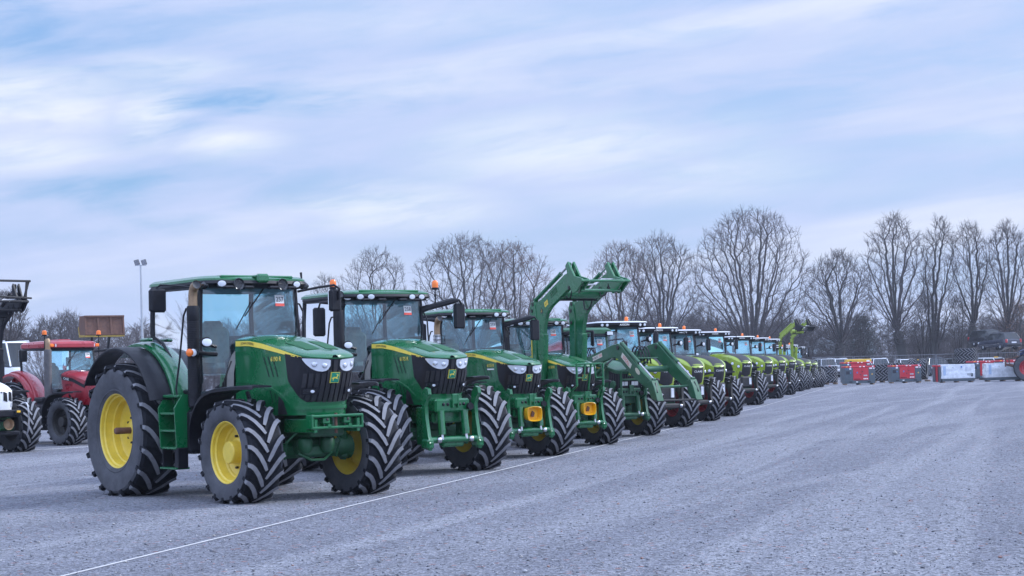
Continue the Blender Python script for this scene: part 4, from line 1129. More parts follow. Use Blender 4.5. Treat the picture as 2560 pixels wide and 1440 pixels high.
# ------------------------------------------------------------------ red tractor, white tractor, blue tractor
def make_red(u, v, off, S):
    # placed by its near front wheel
    x, y = ground_at(u, v); yaw = math.atan2(-y, -x)+R(off); c, s = math.cos(yaw), math.sin(yaw); lx, ly = 2.83*S, -.95*S
    root = empty('farm_tractor', (x-(c*lx-s*ly), y-(s*lx+c*ly), 0), yaw, 'red tractor with red cab roof, tall grey exhaust and two beacons', 'tractor', None, S)
    hd = Hood([(1.85, -.50), (2.4, -.48), (3.0, -.45), (3.4, -.40), (3.65, -.30), (3.76, -.15), (3.78, 0)],
      [(1.85, 2.05), (2.4, 2.0), (3.0, 1.86), (3.5, 1.66), (3.78, 1.5)], [(1.85, 1.2), (3.8, 1.1)], [(1.1, -.1), (1.5, 0)], [(1.85, .10), (3.2, .10), (3.78, .02)], 1.85)
    mb = MB(); hd.shell(mb); mb.build('hood', 'casered', root)
    sx = hd.s_of_x
    for sg in (-1, 1):
        mb = MB(); ts = [sg*abs(sx(x)) for x in np.linspace(1.88, 3.0, 12)]
        zc = lambda t: table([(1.85, 1.93), (2.4, 1.86), (3.0, 1.66)], hd.C(t)[0])
        hd.patch(mb, ts, lambda t: zc(t)-.05, lambda t: zc(t)+.05, 0, .006, 2, .005)
        t0 = sg*abs(sx(2.10)); put_text(mb, 'CASE', .07, lambda a, b: hd.P(t0+a, zc(t0+a)+b, .010), 1, 1.2)
        t1 = sg*abs(sx(2.2)); put_text(mb, 'PUMA 180', .045, lambda a, b: hd.P(t1+a, 1.72+b, .008), 0)
        for k in range(4):
            t = sg*abs(sx(2.55+.11*k)); hd.quad(mb, [(t-.03, 1.35), (t+.03, 1.35), (t+.03, 1.60-.02*k), (t-.03, 1.60-.02*k)], 2, -.012, 3, -.02)
        mb.build('side_stripe', ['black', 'wht_txt', 'black'], root)
    mb = MB(); ts = [-.5+k/20 for k in range(21)]; hd.patch(mb, ts, lambda t: 1.15, lambda t: 1.40, 0, .006, 4); mb.build('grille', 'black', root)
    c = Cab(zt=2.78, zb=1.95, xt=1.55, xb=1.70, wt=.78, wb=.78, bow=.08)
    make_cab(root, c, low=1.30, number='294', sx=.52)
    mb = MB()
    def ring(x0, x1, hw, z, r=.25): return [(x, y, z) for x, y in rrect(x0, x1, hw, r, .06)]
    loft(mb, [ring(.12, 1.72, .82, 2.80), ring(.06, 1.80, .87, 2.83), ring(.06, 1.80, .87, 2.93), ring(.12, 1.72, .80, 3.0), ring(.4, 1.4, .55, 3.03)]); mb.box((.95, 0, 3.04), (.6, .42, .06), .02)
    rf = mb.build('cab_roof', 'casered', root)
    mb = MB(); loft(mb, [ring(.18, 1.64, .77, 2.74), ring(.12, 1.72, .82, 2.76), ring(.10, 1.74, .83, 2.82)]); mb.build('roof_visor', 'black', root)
    for sg in (-1, 1):
        mb = MB(); mb.box((1.80, sg*.56, 2.88), (.05, .22, .10), .01); mb.box((1.755, sg*.76, 2.88), (.10, .16, .10), .02, 1); mb.build('work_light', ['lens', 'orange'], rf)
    beacon(root, 1.66, -.93, 3.16, .9, .07); beacon(root, 1.62, .93, 3.16, .9, .07)
    chassis_6r(root, False, pal='black'); wheels_of(root, Rf=.70, Wf=.54, rf=.40, col='iron', tr=.98)
    rear_fenders(root, outer=None, inner='casered')
    for sg in (-1, 1): arc_fender(root, 'fender_extension', 0, .9, 1.20, R(14), R(128), sg*1.12, sg*.68, .03, 'casered', .08)
    front_fenders(root, Rf=.70)
    mb = MB(); mb.box((1.55, -.86, .82), (.62, .48, .80), .10); mb.box((1.5, -.86, 1.30), (.5, .42, .16), .04); mb.build('fuel_tank', 'black', root)
    exhaust(root, 1.72, -.86, 1.1, 2.76, .11, 'tan', False, .28, -.04, mat('matt_grey_stack', (.085, .080, .085), .6, var=.25, dust=.2), .08)
    mirror(root, -1.30, 1.1, 2.60, .26, .36, ([(1.60, -.80, 2.74), (1.2, -1.2, 2.76), (1.08, -1.3, 2.74)], .02)); mirror(root, 1.35, 1.6, 2.60, .24, .36, ([(1.5, .80, 2.70), (1.58, 1.25, 2.74), (1.58, 1.35, 2.70)], .04))
    return root
def make_white(u, v, off, S):
    loc, yaw = pose(u, v, off, S)
    root = empty('farm_tractor', loc, yaw, 'white tractor with a black raised loader, cut off by the left edge', 'tractor', None, S)
    hd = Hood([(1.85, -.48), (2.6, -.46), (3.2, -.44), (3.5, -.38), (3.62, -.25), (3.66, 0)], [(1.85, 1.85), (2.6, 1.78), (3.2, 1.66), (3.66, 1.50)], [(1.85, 1.05), (3.7, 1.02)], [(1.0, -.05), (1.3, 0)], [(1.85, .1), (3.2, .1), (3.66, .02)], 1.85)
    mb = MB(); hd.shell(mb); mb.build('hood', 'white', root)
    mb = MB()
    for sg in (-1, 1):
        for k in range(2): t = sg*(.10+.16*k); hd.quad(mb, [(t-sg*.05, 1.30), (t+sg*.07, 1.26), (t+sg*.05, 1.48), (t-sg*.05, 1.52)], 0, .008, 3, .006)
    gr = mb.build('grille', 'black', root)
    for sg in (-1, 1):
        mb = MB(); hd.quad(mb, [(sg*.30, 1.14), (sg*.46, 1.14), (sg*.46, 1.26), (sg*.30, 1.24)], 0, .012, 3, .01); mb.build('headlight', 'lens', root)
    c = Cab(zt=2.66, zb=1.85); make_cab(root, c, number=None)
    mb = MB(); loft(mb, [[(x, y, z) for x, y in rrect(.08, 1.8, hw, .2, .05)] for z, hw in ((2.66, .82), (2.70, .86), (2.78, .86), (2.84, .78))]); mb.build('cab_roof', 'white', root)
    chassis_6r(root, False, pal='black'); wheels_of(root, Rf=.70, col='iron'); rear_fenders(root, inner='white'); front_fenders(root, Rf=.70)
    mirror(root, 1.2, 1.6, 2.1, .2, .42, ([(1.55, .8, 2.42), (1.6, 1.1, 2.46), (1.6, 1.2, 2.34)], .02))
    mb = MB(); mb.box((3.66, 0, .98), (.24, .9, .18), .03); mb.box((3.80, .38, 1.0), (.10, .22, .12), .02); mb.box((3.86, .34, 1.02), (.02, .10, .05), .006, 1)
    mb.lathe([(.001, 0), (.10, .01), (.13, .10), (.14, .12)], 20, c=(3.70, .10, .72), axis='x', mi=2); mb.box((3.6, 0, .5), (.3, .9, .10), .03)
    mb.tube(catmull([(3.72, .5, 1.2), (3.86, .56, 1.22), (3.92, .58, 1.0), (3.90, .58, .6), (3.80, .58, .45)], 4), .022, 8, 3)
    mb.build('front_linkage', ['black', 'yellab', 'tan', 'steel'], root)
    mb = MB(); disc(mb, (1.75, 1.0, 1.75), (1, .3, 0), .08, .2, 1, 14, .1); mb.box((1.80, 1.06, 1.75), (.05, .07, .13), .01); mb.box((1.82, 1.0, 1.8), (.04, .06, .05), .01, 2); mb.build('turn_signal', ['lens', 'black', 'orange'], root)
    ld = loader_raised(root, 'black', .55, marks=False); ld.scale = (.55, 1, .98); ld.location = (1.10, 0, 0)
    mb = MB(); k = lambda x: 1.10+.55*x
    mb.tube([(k(4.98), -.8, 4.22), (k(4.98), .72, 4.22)], .03, 8); mb.tube([(k(4.9), .70, 4.22), (k(4.82), .6, 3.8)], .03, 8); mb.tube([(k(4.98), .62, 4.2), (k(4.86), .62, 3.7)], .03, 8)
    mb.tube([(k(4.98), -.8, 3.86), (k(4.98), .75, 3.80)], .025, 8)
    mb.build('tool_frame', 'iron', root)
    return root
def make_skip_loader():
    """loader vehicle behind the red tractor: only its boom and rusty skip bucket rise above the cab"""
    p = at(276, 1000, 100); X = p.x
    root = empty('wheel_loader', (X-1.2, 101, 0), R(-62), 'dark wheel loader holding a rusty brown skip bucket up behind the red tractor', 'loader')
    mb = MB(); mb.box((-.3, 0, 1.25), (3.2, 1.3, .9), .15); mb.box((-1.0, 0, 1.9), (1.2, 1.2, .6), .15); mb.box((1.2, 0, .95), (1.6, .9, .5), .08)
    mb.build('body', 'iron', root)
    mb = MB()
    for sg in (-1, 1):
        bar(mb, (-.6, sg*.45, 2.2), (1.3, sg*.45, 2.95), .12, .16); bar(mb, (1.3, sg*.45, 2.95), (1.8, sg*.5, 4.2), .12, .16); bar(mb, (.2, sg*.3, 1.7), (1.35, sg*.42, 2.7), .07, .08)
    bar(mb, (.2, -.9, 2.62), (.2, .9, 2.62), .1, .14); bar(mb, (.3, -.9, 2.35), (.3, .9, 2.35), .1, .10)
    mb.tube([(.0, .5, 2.65), (.1, 1.05, 2.65), (.2, 1.2, 2.5), (.2, 1.2, 2.2)], .12, 10)
    mb.build('boom', 'black', root)
    UP = Matrix.Translation((-.2, 0, .72)); mb = MB(); L = [(2.3, 3.38), (2.9, 3.42), (2.72, 4.55), (1.55, 4.55), (1.30, 3.9), (1.5, 3.42)]
    mb.prism(L, -1.08, 1.08, 'y', 0, .02, UP)
    mb.box((2.82, 0, 4.50), (.10, 2.24, .10), .01, 0, UP); mb.box((2.90, 0, 3.50), (.08, 2.24, .10), .01, 0, UP)
    for y in (-1.07, -.36, .36, 1.07): bar(mb, (2.72, y, 4.20), (2.58, y, 5.22), .10, .07)
    bk = mb.build('skip_bucket', 'rust', root)
    mb = MB(); mb.prism([(1.48, 3.36), (2.92, 3.36), (2.90, 3.44), (1.46, 3.50)], -1.10, 1.10, 'y', 0, 0., UP); mb.prism([(1.28, 3.9), (1.50, 3.38), (1.62, 3.42), (1.42, 3.96)], -1.10, 1.10, 'y', 0, 0., UP); mb.build('bucket_edge', mat('worn_yellow_paint', (.36, .25, .035), .7, var=.35, scale=9, dust=.5, dustcol=(.13, .07, .04)), bk)
    for sx_ in (-1.4, 1.3):
        for sg in (-1, 1): wheel(root, 'wheel', sx_, sg*.8, .62, .45, .32, 'front', 'iron', 18)
    return root
def make_blue():
    """tractor entering at the right edge: rear wheel with red rim and blue body"""
    x, y = ground_at(2548, 953); S = 1.0
    root = empty('farm_tractor', (x+.95, y+.6, 0), R(-25), 'dark blue tractor with red wheel rims, cut off by the right edge', 'tractor', None, S)
    for sg in (-1, 1): wheel(root, 'rear_wheel', 0, sg*.9, .95, .6, .52, 'rear', 'redrim'); wheel(root, 'front_wheel', 2.7, sg*.9, .68, .5, .38, 'front', 'redrim')
    mb = MB(); mb.box((1.8, 0, 1.55), (2.6, .9, .85), .15); mb.box((.2, 0, 1.1), (1.6, .7, .6), .1); mb.build('body', 'blue', root)
    rear_fenders(root, inner='blue')
    c = Cab(); make_cab(root, c, frame='blue', number=None, wiper=False)
    mb = MB(); loft(mb, [[(x_, y_, z) for x_, y_ in rrect(.08, 1.8, hw, .2, .05)] for z, hw in ((2.86, .82), (2.92, .88), (3.0, .88), (3.05, .78))]); mb.build('cab_roof', 'blue', root)
    mb = MB()
    for sg in (-1, 1): bar(mb, (-.2, sg*.4, .8), (-1.5, sg*.5, 1.15), .09, .16)
    bar(mb, (-1.5, -.8, 1.5), (-1.5, .8, 1.5), .1, .12); bar(mb, (-1.5, -.75, 1.0), (-1.5, -.75, 1.55), .1, .1); bar(mb, (-1.5, .75, 1.0), (-1.5, .75, 1.55), .1, .1); bar(mb, (-.6, 0, 1.7), (-1.5, 0, 1.5), .08, .08)
    mb.build('rear_linkage', 'rust', root)

# ------------------------------------------------------------------ trees
M['bark'] = mat('bark', (.050, .046, .046), .95, var=.35, scale=1.2, dust=.5, dustcol=(.075, .080, .068))
M['twig'] = mat('twigs', (.075, .064, .066), .95, var=.25, scale=.7)
M['twig_br'] = mat('brown_twigs', (.095, .066, .060), .95, var=.3, scale=.9)
M['oakleaf'] = mat('withered_leaves', (.15, .085, .060), .9, var=.4, scale=1.5)
M['evergreen'] = mat('evergreen_needles', (.016, .034, .030), .9, var=.4, scale=1.2)
M['wood_twig'] = mat('wood_twigs', (.080, .068, .072), .95, var=.4, scale=.12)
def skeleton(rnd, H, W, th, n, bf=.45, prof=None, stems=1, bend=.05, lean=0., low=.0, depth=1., kink=.055, nprim=14):
    """limbs reaching from the trunk to points spread through the crown by the cheapest path;
    returns node positions, parents, radii"""
    P = [(0., 0., 0.)]; par = [-1]; path = [0.]
    def add(p, k):
        P.append(p); par.append(k); path.append(path[k]+math.dist(p, P[k])); return len(P)-1
    for s in range(stems):
        k = 0; a = rnd.uniform(0, 2*PI); off = 0 if stems == 1 else .035*W
        bx, by = (rnd.uniform(-1, 1)*off*2 if stems > 1 else 0), off*math.sin(a)
        m = max(3, int(th*H/.7))
        for i in range(1, m+1):
            t = i/m
            k = add((bx*t+lean*t*t*W+rnd.gauss(0, bend), by*t+rnd.gauss(0, bend), th*H*t*(1 if s == 0 else rnd.uniform(.8, 1))), k)
    prof = prof or [(0, .35), (.15, .72), (.4, 1.), (.65, .95), (.85, .70), (.95, .42), (1., .12)]
    pts = []
    z0 = th*H*(1-low)*.85
    while len(pts) < n:
        v = rnd.random(); z = z0+(H-z0)*v
        r = table(prof, v)*W/2*1.24
        a = rnd.uniform(0, 2*PI); q = rnd.random()**.42
        # scalloped outline, so the crown breaks into lobes
        lob = 1-.16*(.5+.5*math.sin(a*3+z*1.1))*(.5+.5*math.sin(z*2.3+a*2))
        x, y = math.cos(a)*r*q*lob, math.sin(a)*r*q*lob*depth
        pts.append((x+lean*W*(.4+.6*v), y, z-(.05*H*rnd.random() if v > .85 else 0)))
    top = (lean*W*.4, 0, th*H)
    pts.sort(key=lambda p: math.dist(p, top)+rnd.uniform(0, .3))
    A = np.zeros(((n+40)*16+400, 3)); A[:len(P)] = P; PL = np.zeros(len(A)); PL[:len(P)] = path; cnt = len(P)
    ok0 = max(1, int((.92 if th > .19 else .6)*th*H/.7))
    alive = np.zeros(len(A)); alive[:ok0] = 1e9
    # main limbs first: straight sweeps to points on the crown's outline
    prim = []
    for i in range(nprim):
        v = lerp(.12, .97, ((i+.5)/nprim)**.9); a = i*2.39996+rnd.uniform(-.3, .3)
        r = table(prof, v)*W/2*1.2*rnd.uniform(.62, 1.04)
        prim.append((math.cos(a)*r+lean*W*(.4+.6*v), math.sin(a)*r*depth, z0+(H-z0)*v))
    for ip, p in enumerate(prim+pts):
        bf = 1.15 if ip < nprim else .38
        p = np.array(p); d = np.linalg.norm(A[:cnt]-p, axis=1)
        c = d+bf*PL[:cnt]+alive[:cnt]+np.maximum(0, A[:cnt, 2]-p[2]+.12*d)*1.6
        k = int(np.argmin(c)); dist = d[k]
        m = max(1, int(dist/.5))
        a = np.array(P[k])
        # leave the parent along its own direction, then turn to the target
        g = par[k]; dirp = (a-np.array(P[g])) if g >= 0 else np.array((0, 0, 1.)); dirp = dirp/(np.linalg.norm(dirp)+1e-9)
        for i in range(1, m+1):
            t = i/m; q = a+(p-a)*t+dirp*dist*.14*t*(1-t)*2
            if i < m: q = q+np.array([rnd.gauss(0, kink), rnd.gauss(0, kink), rnd.gauss(0, kink*.7)])
            if cnt >= len(A): break
            k = add(tuple(q), k); A[cnt] = q; PL[cnt] = path[k]; cnt += 1
    ch = [[] for _ in P]
    for i in range(1, len(P)): ch[par[i]].append(i)
    Q = [np.array(p) for p in P]
    for _ in range(3):      # ease the limbs out into long sweeps
        Q2 = list(Q)
        for i in range(1, len(P)):
            if ch[i]:
                m_ = sum(Q[c] for c in ch[i])/len(ch[i]); Q2[i] = Q[i]*.5+(m_+Q[par[i]])*.25
        Q = Q2
    return [tuple(q) for q in Q], par
def limbs_of(rnd, P, par, r0, rt=.0115, ex=2.35, twigs=5, tl=.9):
    n = len(P); ch = [[] for _ in range(n)]
    for i in range(1, n): ch[par[i]].append(i)
    w = [0.]*n
    for i in range(n-1, -1, -1):
        w[i] = sum(w[c] for c in ch[i]) if ch[i] else 1.
    pw = math.log(r0/.015)/math.log(max(w[0], 2))
    r = [max(rt, r0*(x/w[0])**pw) for x in w]
    limbs = []; stack = [(0, None)]
    while stack:
        s, pr = stack.pop(); chain = []
        if pr is not None: chain.append((Vector(P[pr]), min(r[s], r[pr])))
        k = s
        while True:
            chain.append((Vector(P[k]), r[k]))
            if not ch[k]: break
            b = max(ch[k], key=lambda c: w[c])
            for c in ch[k]:
                if c != b: stack.append((c, k))
            k = b
        limbs.append(chain)
        # fine twigs at the end and along thin limbs
        for i in range(1, len(chain)):
            p, rr = chain[i]
            if rr > .05: continue
            last = i == len(chain)-1
            d = (p-chain[i-1][0]).normalized()
            for _ in range(twigs if last else (2 if rnd.random() < .6 else 3)):
                v = Vector((rnd.gauss(0, 1), rnd.gauss(0, 1), rnd.gauss(0, 1))); v = (d*1.0+v*.5+Vector((0, 0, .22))).normalized()
                l = tl*rnd.uniform(.4, 1.1); m = p+v*l*.5; v2 = (v+Vector((rnd.gauss(0, .25), rnd.gauss(0, .25), rnd.gauss(.1, .2)))).normalized()
                limbs.append([(p, rt*.95), (m, rt*.8), (m+v2*l*.5, rt*.55)])
                if rnd.random() < .6:
                    v3 = (v+Vector((rnd.gauss(0, .5), rnd.gauss(0, .5), rnd.gauss(.1, .4)))).normalized(); limbs.append([(m, rt*.7), (m+v3*l*.45, rt*.5)])
    return limbs
def limb_arrays(limbs, keep, rmin=.0):
    V = []; F = []
    for pts in limbs:
        if not keep(pts): continue
        R0 = max(r for _, r in pts); n = 9 if R0 > .2 else (6 if R0 > .06 else 3)
        b = len(V); up = None
        for i, (p, r) in enumerate(pts):
            t = (pts[min(i+1, len(pts)-1)][0]-pts[max(i-1, 0)][0]).normalized()
            a = t.orthogonal().normalized() if up is None else t.cross(up)
            if a.length < 1e-3: a = t.orthogonal()
            a.normalize(); c = a.cross(t).normalized(); up = c
            rr = max(r, rmin)
            if p.z < .8 and R0 > .12: rr *= 1+.5*(1-p.z/.8)
            for k in range(n):
                th = 2*PI*k/n; V.append(p+(a*math.cos(th)+c*math.sin(th))*rr)
        for i in range(len(pts)-1):
            for k in range(n):
                F.append((b+i*n+k, b+i*n+(k+1) % n, b+(i+1)*n+(k+1) % n, b+(i+1)*n+k))
    return V, F
def limb_mesh(limbs, name, m, parent, keep):
    V, F = limb_arrays(limbs, keep)
    me = bpy.data.meshes.new(name); me.from_pydata([tuple(v) for v in V], [], F); me.materials.append(m)
    me.polygons.foreach_set('use_smooth', [True]*len(F)); me.update()
    return link(name, me, parent)
ROUND = [(0, .55), (.15, .88), (.4, 1.), (.65, .97), (.85, .74), (.95, .48), (1., .2)]
TALL = [(0, .30), (.2, .75), (.45, 1.), (.7, .9), (.88, .6), (1., .15)]
FAN = [(0, .6), (.1, .92), (.3, 1.), (.6, .98), (.8, .82), (.93, .58), (1., .25)]
SLIM = [(0, .5), (.3, .9), (.6, 1.), (.85, .85), (1., .25)]
TREE_GROUP = 'bare trees along the far side of the lot'
def tree(px, top, x0, x1, Y, label, seed, th=.22, n=260, r0=.35, bf=.45, prof=None, stems=1, low=0., twig='twig', leaves=0, twigs=5, tl=.9, kink=.055, bend=.05, nprim=0):
    rnd = random.Random(seed)
    gx = at(px, 925, Y).x; H = at(px, top, Y).z; W = abs(at(x1, 800, Y).x-at(x0, 800, Y).x)*.94
    lean = (at((x0+x1)/2, 800, Y).x-gx)/W
    P, par = skeleton(rnd, H-tl*.4, W, th, int(n*3.6), bf, prof, stems, bend, lean, low, 1., kink, nprim or (16 if n > 200 else 9))
    L = limbs_of(rnd, P, par, r0, twigs=twigs, tl=tl)
    root = empty('bare_tree', (gx, Y, 0), 0, label, 'tree', TREE_GROUP)
    cut = r0*.22
    limb_mesh(L, 'trunk', M['bark'], root, lambda p: max(r for _, r in p) > cut)
    cr = limb_mesh(L, 'crown', M[twig], root, lambda p: max(r for _, r in p) <= cut)
    if leaves:
        V = []; F = []; tips = [p[-1][0] for p in L if p[-1][1] < .014]
        for _ in range(leaves):
            p = rnd.choice(tips)+Vector((rnd.gauss(0, .25), rnd.gauss(0, .25), rnd.gauss(0, .2)))
            a = Vector((rnd.gauss(0, 1), rnd.gauss(0, 1), rnd.gauss(0, 1))).normalized(); b = a.orthogonal().normalized(); s = rnd.uniform(.04, .09)
            k = len(V); V += [p-a*s, p+b*s*.6, p+a*s, p-b*s*.6]; F.append((k, k+1, k+2, k+3))
        me = bpy.data.meshes.new('dry_leaves'); me.from_pydata([tuple(v) for v in V], [], F); me.materials.append(M['oakleaf']); link('dry_leaves', me, cr)
    return root
def trees():
    Y = 190
    tree(1875, 516, 1745, 2024, Y, 'broadest and tallest bare tree, many limbs fanning from a short thick trunk', 11, .13, 520, .80, 1.05, FAN, 1, .2, nprim=26)
    tree(1195, 582, 1030, 1310, 195, 'wide bare tree behind the second and third green tractors', 12, .16, 420, .52, .75, FAN, 2, .1)
    tree(1300, 598, 1190, 1380, 202, 'bare tree with withered brown leaves to the left of the raised green loader', 13, .18, 280, .42, .65, ROUND, 2, .1, 'twig_br', 1600)
    tree(935, 616, 856, 1026, 215, 'smaller bare tree rising over the cab of the second green tractor', 14, .2, 250, .36, .85, FAN, 1, .1)
    tree(822, 682, 768, 870, 235, 'small faint bare tree just right of the nearest cab roof', 15, .2, 120, .22, .5, ROUND)
    tree(1575, 600, 1464, 1652, 200, 'bare tree with crooked trunks behind the raised green loader', 16, .18, 300, .42, .6, ROUND, 2, .2, 'twig_br', 500, kink=.10)
    tree(1648, 580, 1560, 1750, Y, 'bare tree with a clear trunk left of the broadest tree', 17, .20, 330, .52, .85, ROUND, 1, .2)
    tree(2096, 622, 2020, 2182, Y, 'low round bare tree right of the lime loader arms', 18, .26, 340, .56, 1.0, ROUND, 1, .3)
    tree(2262, 526, 2158, 2324, 188, 'tall bare tree with a wide crown behind the second generator', 19, .27, 300, .52, .75, TALL, 1, .25)
    tree(2340, 536, 2312, 2400, 188, 'slender bare tree with twin crooked stems right of the tall one', 20, .34, 170, .40, .3, SLIM, 2, .3, kink=.10, bend=.14)
    tree(2425, 546, 2382, 2484, 188, 'slender straight bare tree behind the tall tyre stack', 21, .36, 190, .40, .6, SLIM, 1, .4, bend=.09)
    tree(2515, 543, 2464, 2585, 186, 'forked bare tree over the car transporter', 22, .32, 220, .48, .65, TALL, 1, .3, bend=.1)
    tree(2310, 725, 2283, 2345, 196, 'short many-stemmed bare tree between the tall trunks', 23, .12, 90, .22, .3, ROUND, 3)
    tree(2400, 735, 2376, 2420, 196, 'thin young bare tree left of the straight slender tree', 24, .12, 60, .15, .4, SLIM, 2)
    tree(1955, 750, 1928, 1988, 205, 'small bare tree under the right side of the broadest tree', 25, .15, 80, .18, .4, ROUND)
    tree(28, 722, -30, 66, 120, 'drooping birch behind the black loader arm at the left edge', 26, .3, 150, .20, .4, SLIM, 1, .3, tl=.6)
    tree(105, 788, 80, 135, 170, 'thin bare birch behind the red tractor', 27, .25, 70, .15, .5, SLIM, 1, .3)
    tree(165, 776, 112, 222, 175, 'bushy bare tree behind the red cab', 28, .14, 170, .28, .4, ROUND, 2)
    for px, top, x0, x1, Yt, lab, mt, seed, n in ((2152, 790, 2126, 2180, 200, 'dark evergreen tree behind the low round bare tree', 'evergreen', 31, 3600), (2546, 760, 2505, 2600, 184, 'small tree holding pale brown leaves at the right edge', 'oakleaf', 32, 2600)):
        t = tree(px, top, x0, x1, Yt, lab, seed, .15, 110, .2, .4, ROUND, 2, .3, leaves=n)
        for c in t.children_recursive:
            if c.name.startswith('dry_leaves'):
                c.name = 'foliage'; c.data.materials.clear(); c.data.materials.append(M[mt])
def woodland():
    """the far wood that reads as one mass of bare stems"""
    rnd = random.Random(5); protos = []
    for k in range(6):
        P, par = skeleton(rnd, 10, 5.5, .2, 90, .45, ROUND if k % 2 else TALL, 1+k % 3, .08, 0, .3)
        L = limbs_of(rnd, P, par, .15, rt=.020, twigs=5, tl=1.3)
        V, F = limb_arrays(L, lambda p: True)
        F = [f for f in F]
        protos.append((np.array([tuple(v) for v in V]), np.array(F)))
    def mass(spots, name):
        VV = []; FF = []; off = 0
        for x, y, h, w, k in spots:
            V, F = protos[k]; a = rnd.uniform(0, 2*PI); c, s = math.cos(a), math.sin(a)
            q = V.copy(); q[:, 0], q[:, 1] = V[:, 0]*c-V[:, 1]*s, V[:, 0]*s+V[:, 1]*c
            q *= (w, w, h/10); q += (x, y, 0); VV.append(q); FF.append(F+off); off += len(V)
        VV = np.concatenate(VV); FF = np.concatenate(FF)
        me = bpy.data.meshes.new(name); me.vertices.add(len(VV)); me.vertices.foreach_set('co', VV.ravel())
        me.loops.add(FF.size); me.loops.foreach_set('vertex_index', FF.ravel().astype(np.int32))
        me.polygons.add(len(FF)); me.polygons.foreach_set('loop_start', np.arange(0, FF.size, 4, dtype=np.int32))
        me.update(calc_edges=True); me.materials.append(M['wood_twig'])
        return link(name, me)
    sp = []
    tops = [(-60, 790), (60, 820), (180, 805), (300, 810), (400, 795), (700, 800), (1000, 800), (1380, 790), (1460, 780), (1560, 800), (1720, 785), (1780, 775), (1850, 800), (1960, 795), (2040, 805), (2110, 790), (2220, 795), (2330, 805), (2420, 820), (2480, 795), (2620, 800)]
    for i in range(210):
        px = rnd.uniform(-60, 2620); left = px < 420
        Y = rnd.uniform(165, 215) if left else rnd.uniform(208, 290)
        z = at(px, table(tops, px)+rnd.uniform(-10, 40), Y).z
        sp.append((at(px, 900, Y).x, Y, max(2.5, z), rnd.uniform(.75, 1.5), rnd.randrange(6)))
    for i in range(110):      # low scrub at its foot
        px = rnd.uniform(-60, 2620); Y = rnd.uniform(203, 235) if px > 420 else rnd.uniform(160, 190)
        sp.append((at(px, 900, Y).x, Y, rnd.uniform(2., 4.), rnd.uniform(.7, 1.2), rnd.randrange(6)))
    o = mass(sp, 'woodland'); tag(o, 'far wood of bare grey stems and scrub behind the lot', 'wood', None, 'stuff')
    # the wood on the other side of the lot, behind the photographer: seen mirrored in the glass
    sp = []
    for i in range(15):
        sp.append((rnd.uniform(80, 125), rnd.uniform(-75, 45), rnd.uniform(4, 8), rnd.uniform(.9, 1.5), rnd.randrange(6)))
    for i in range(34):
        sp.append((-rnd.uniform(62, 100), rnd.uniform(30, 110), rnd.uniform(5, 9), rnd.uniform(.9, 1.5), rnd.randrange(6)))
    tag(mass(sp, 'woodland'), 'bare woods along both sides of the lot that the cab windows mirror', 'wood', None, 'stuff')
trees(); woodland()

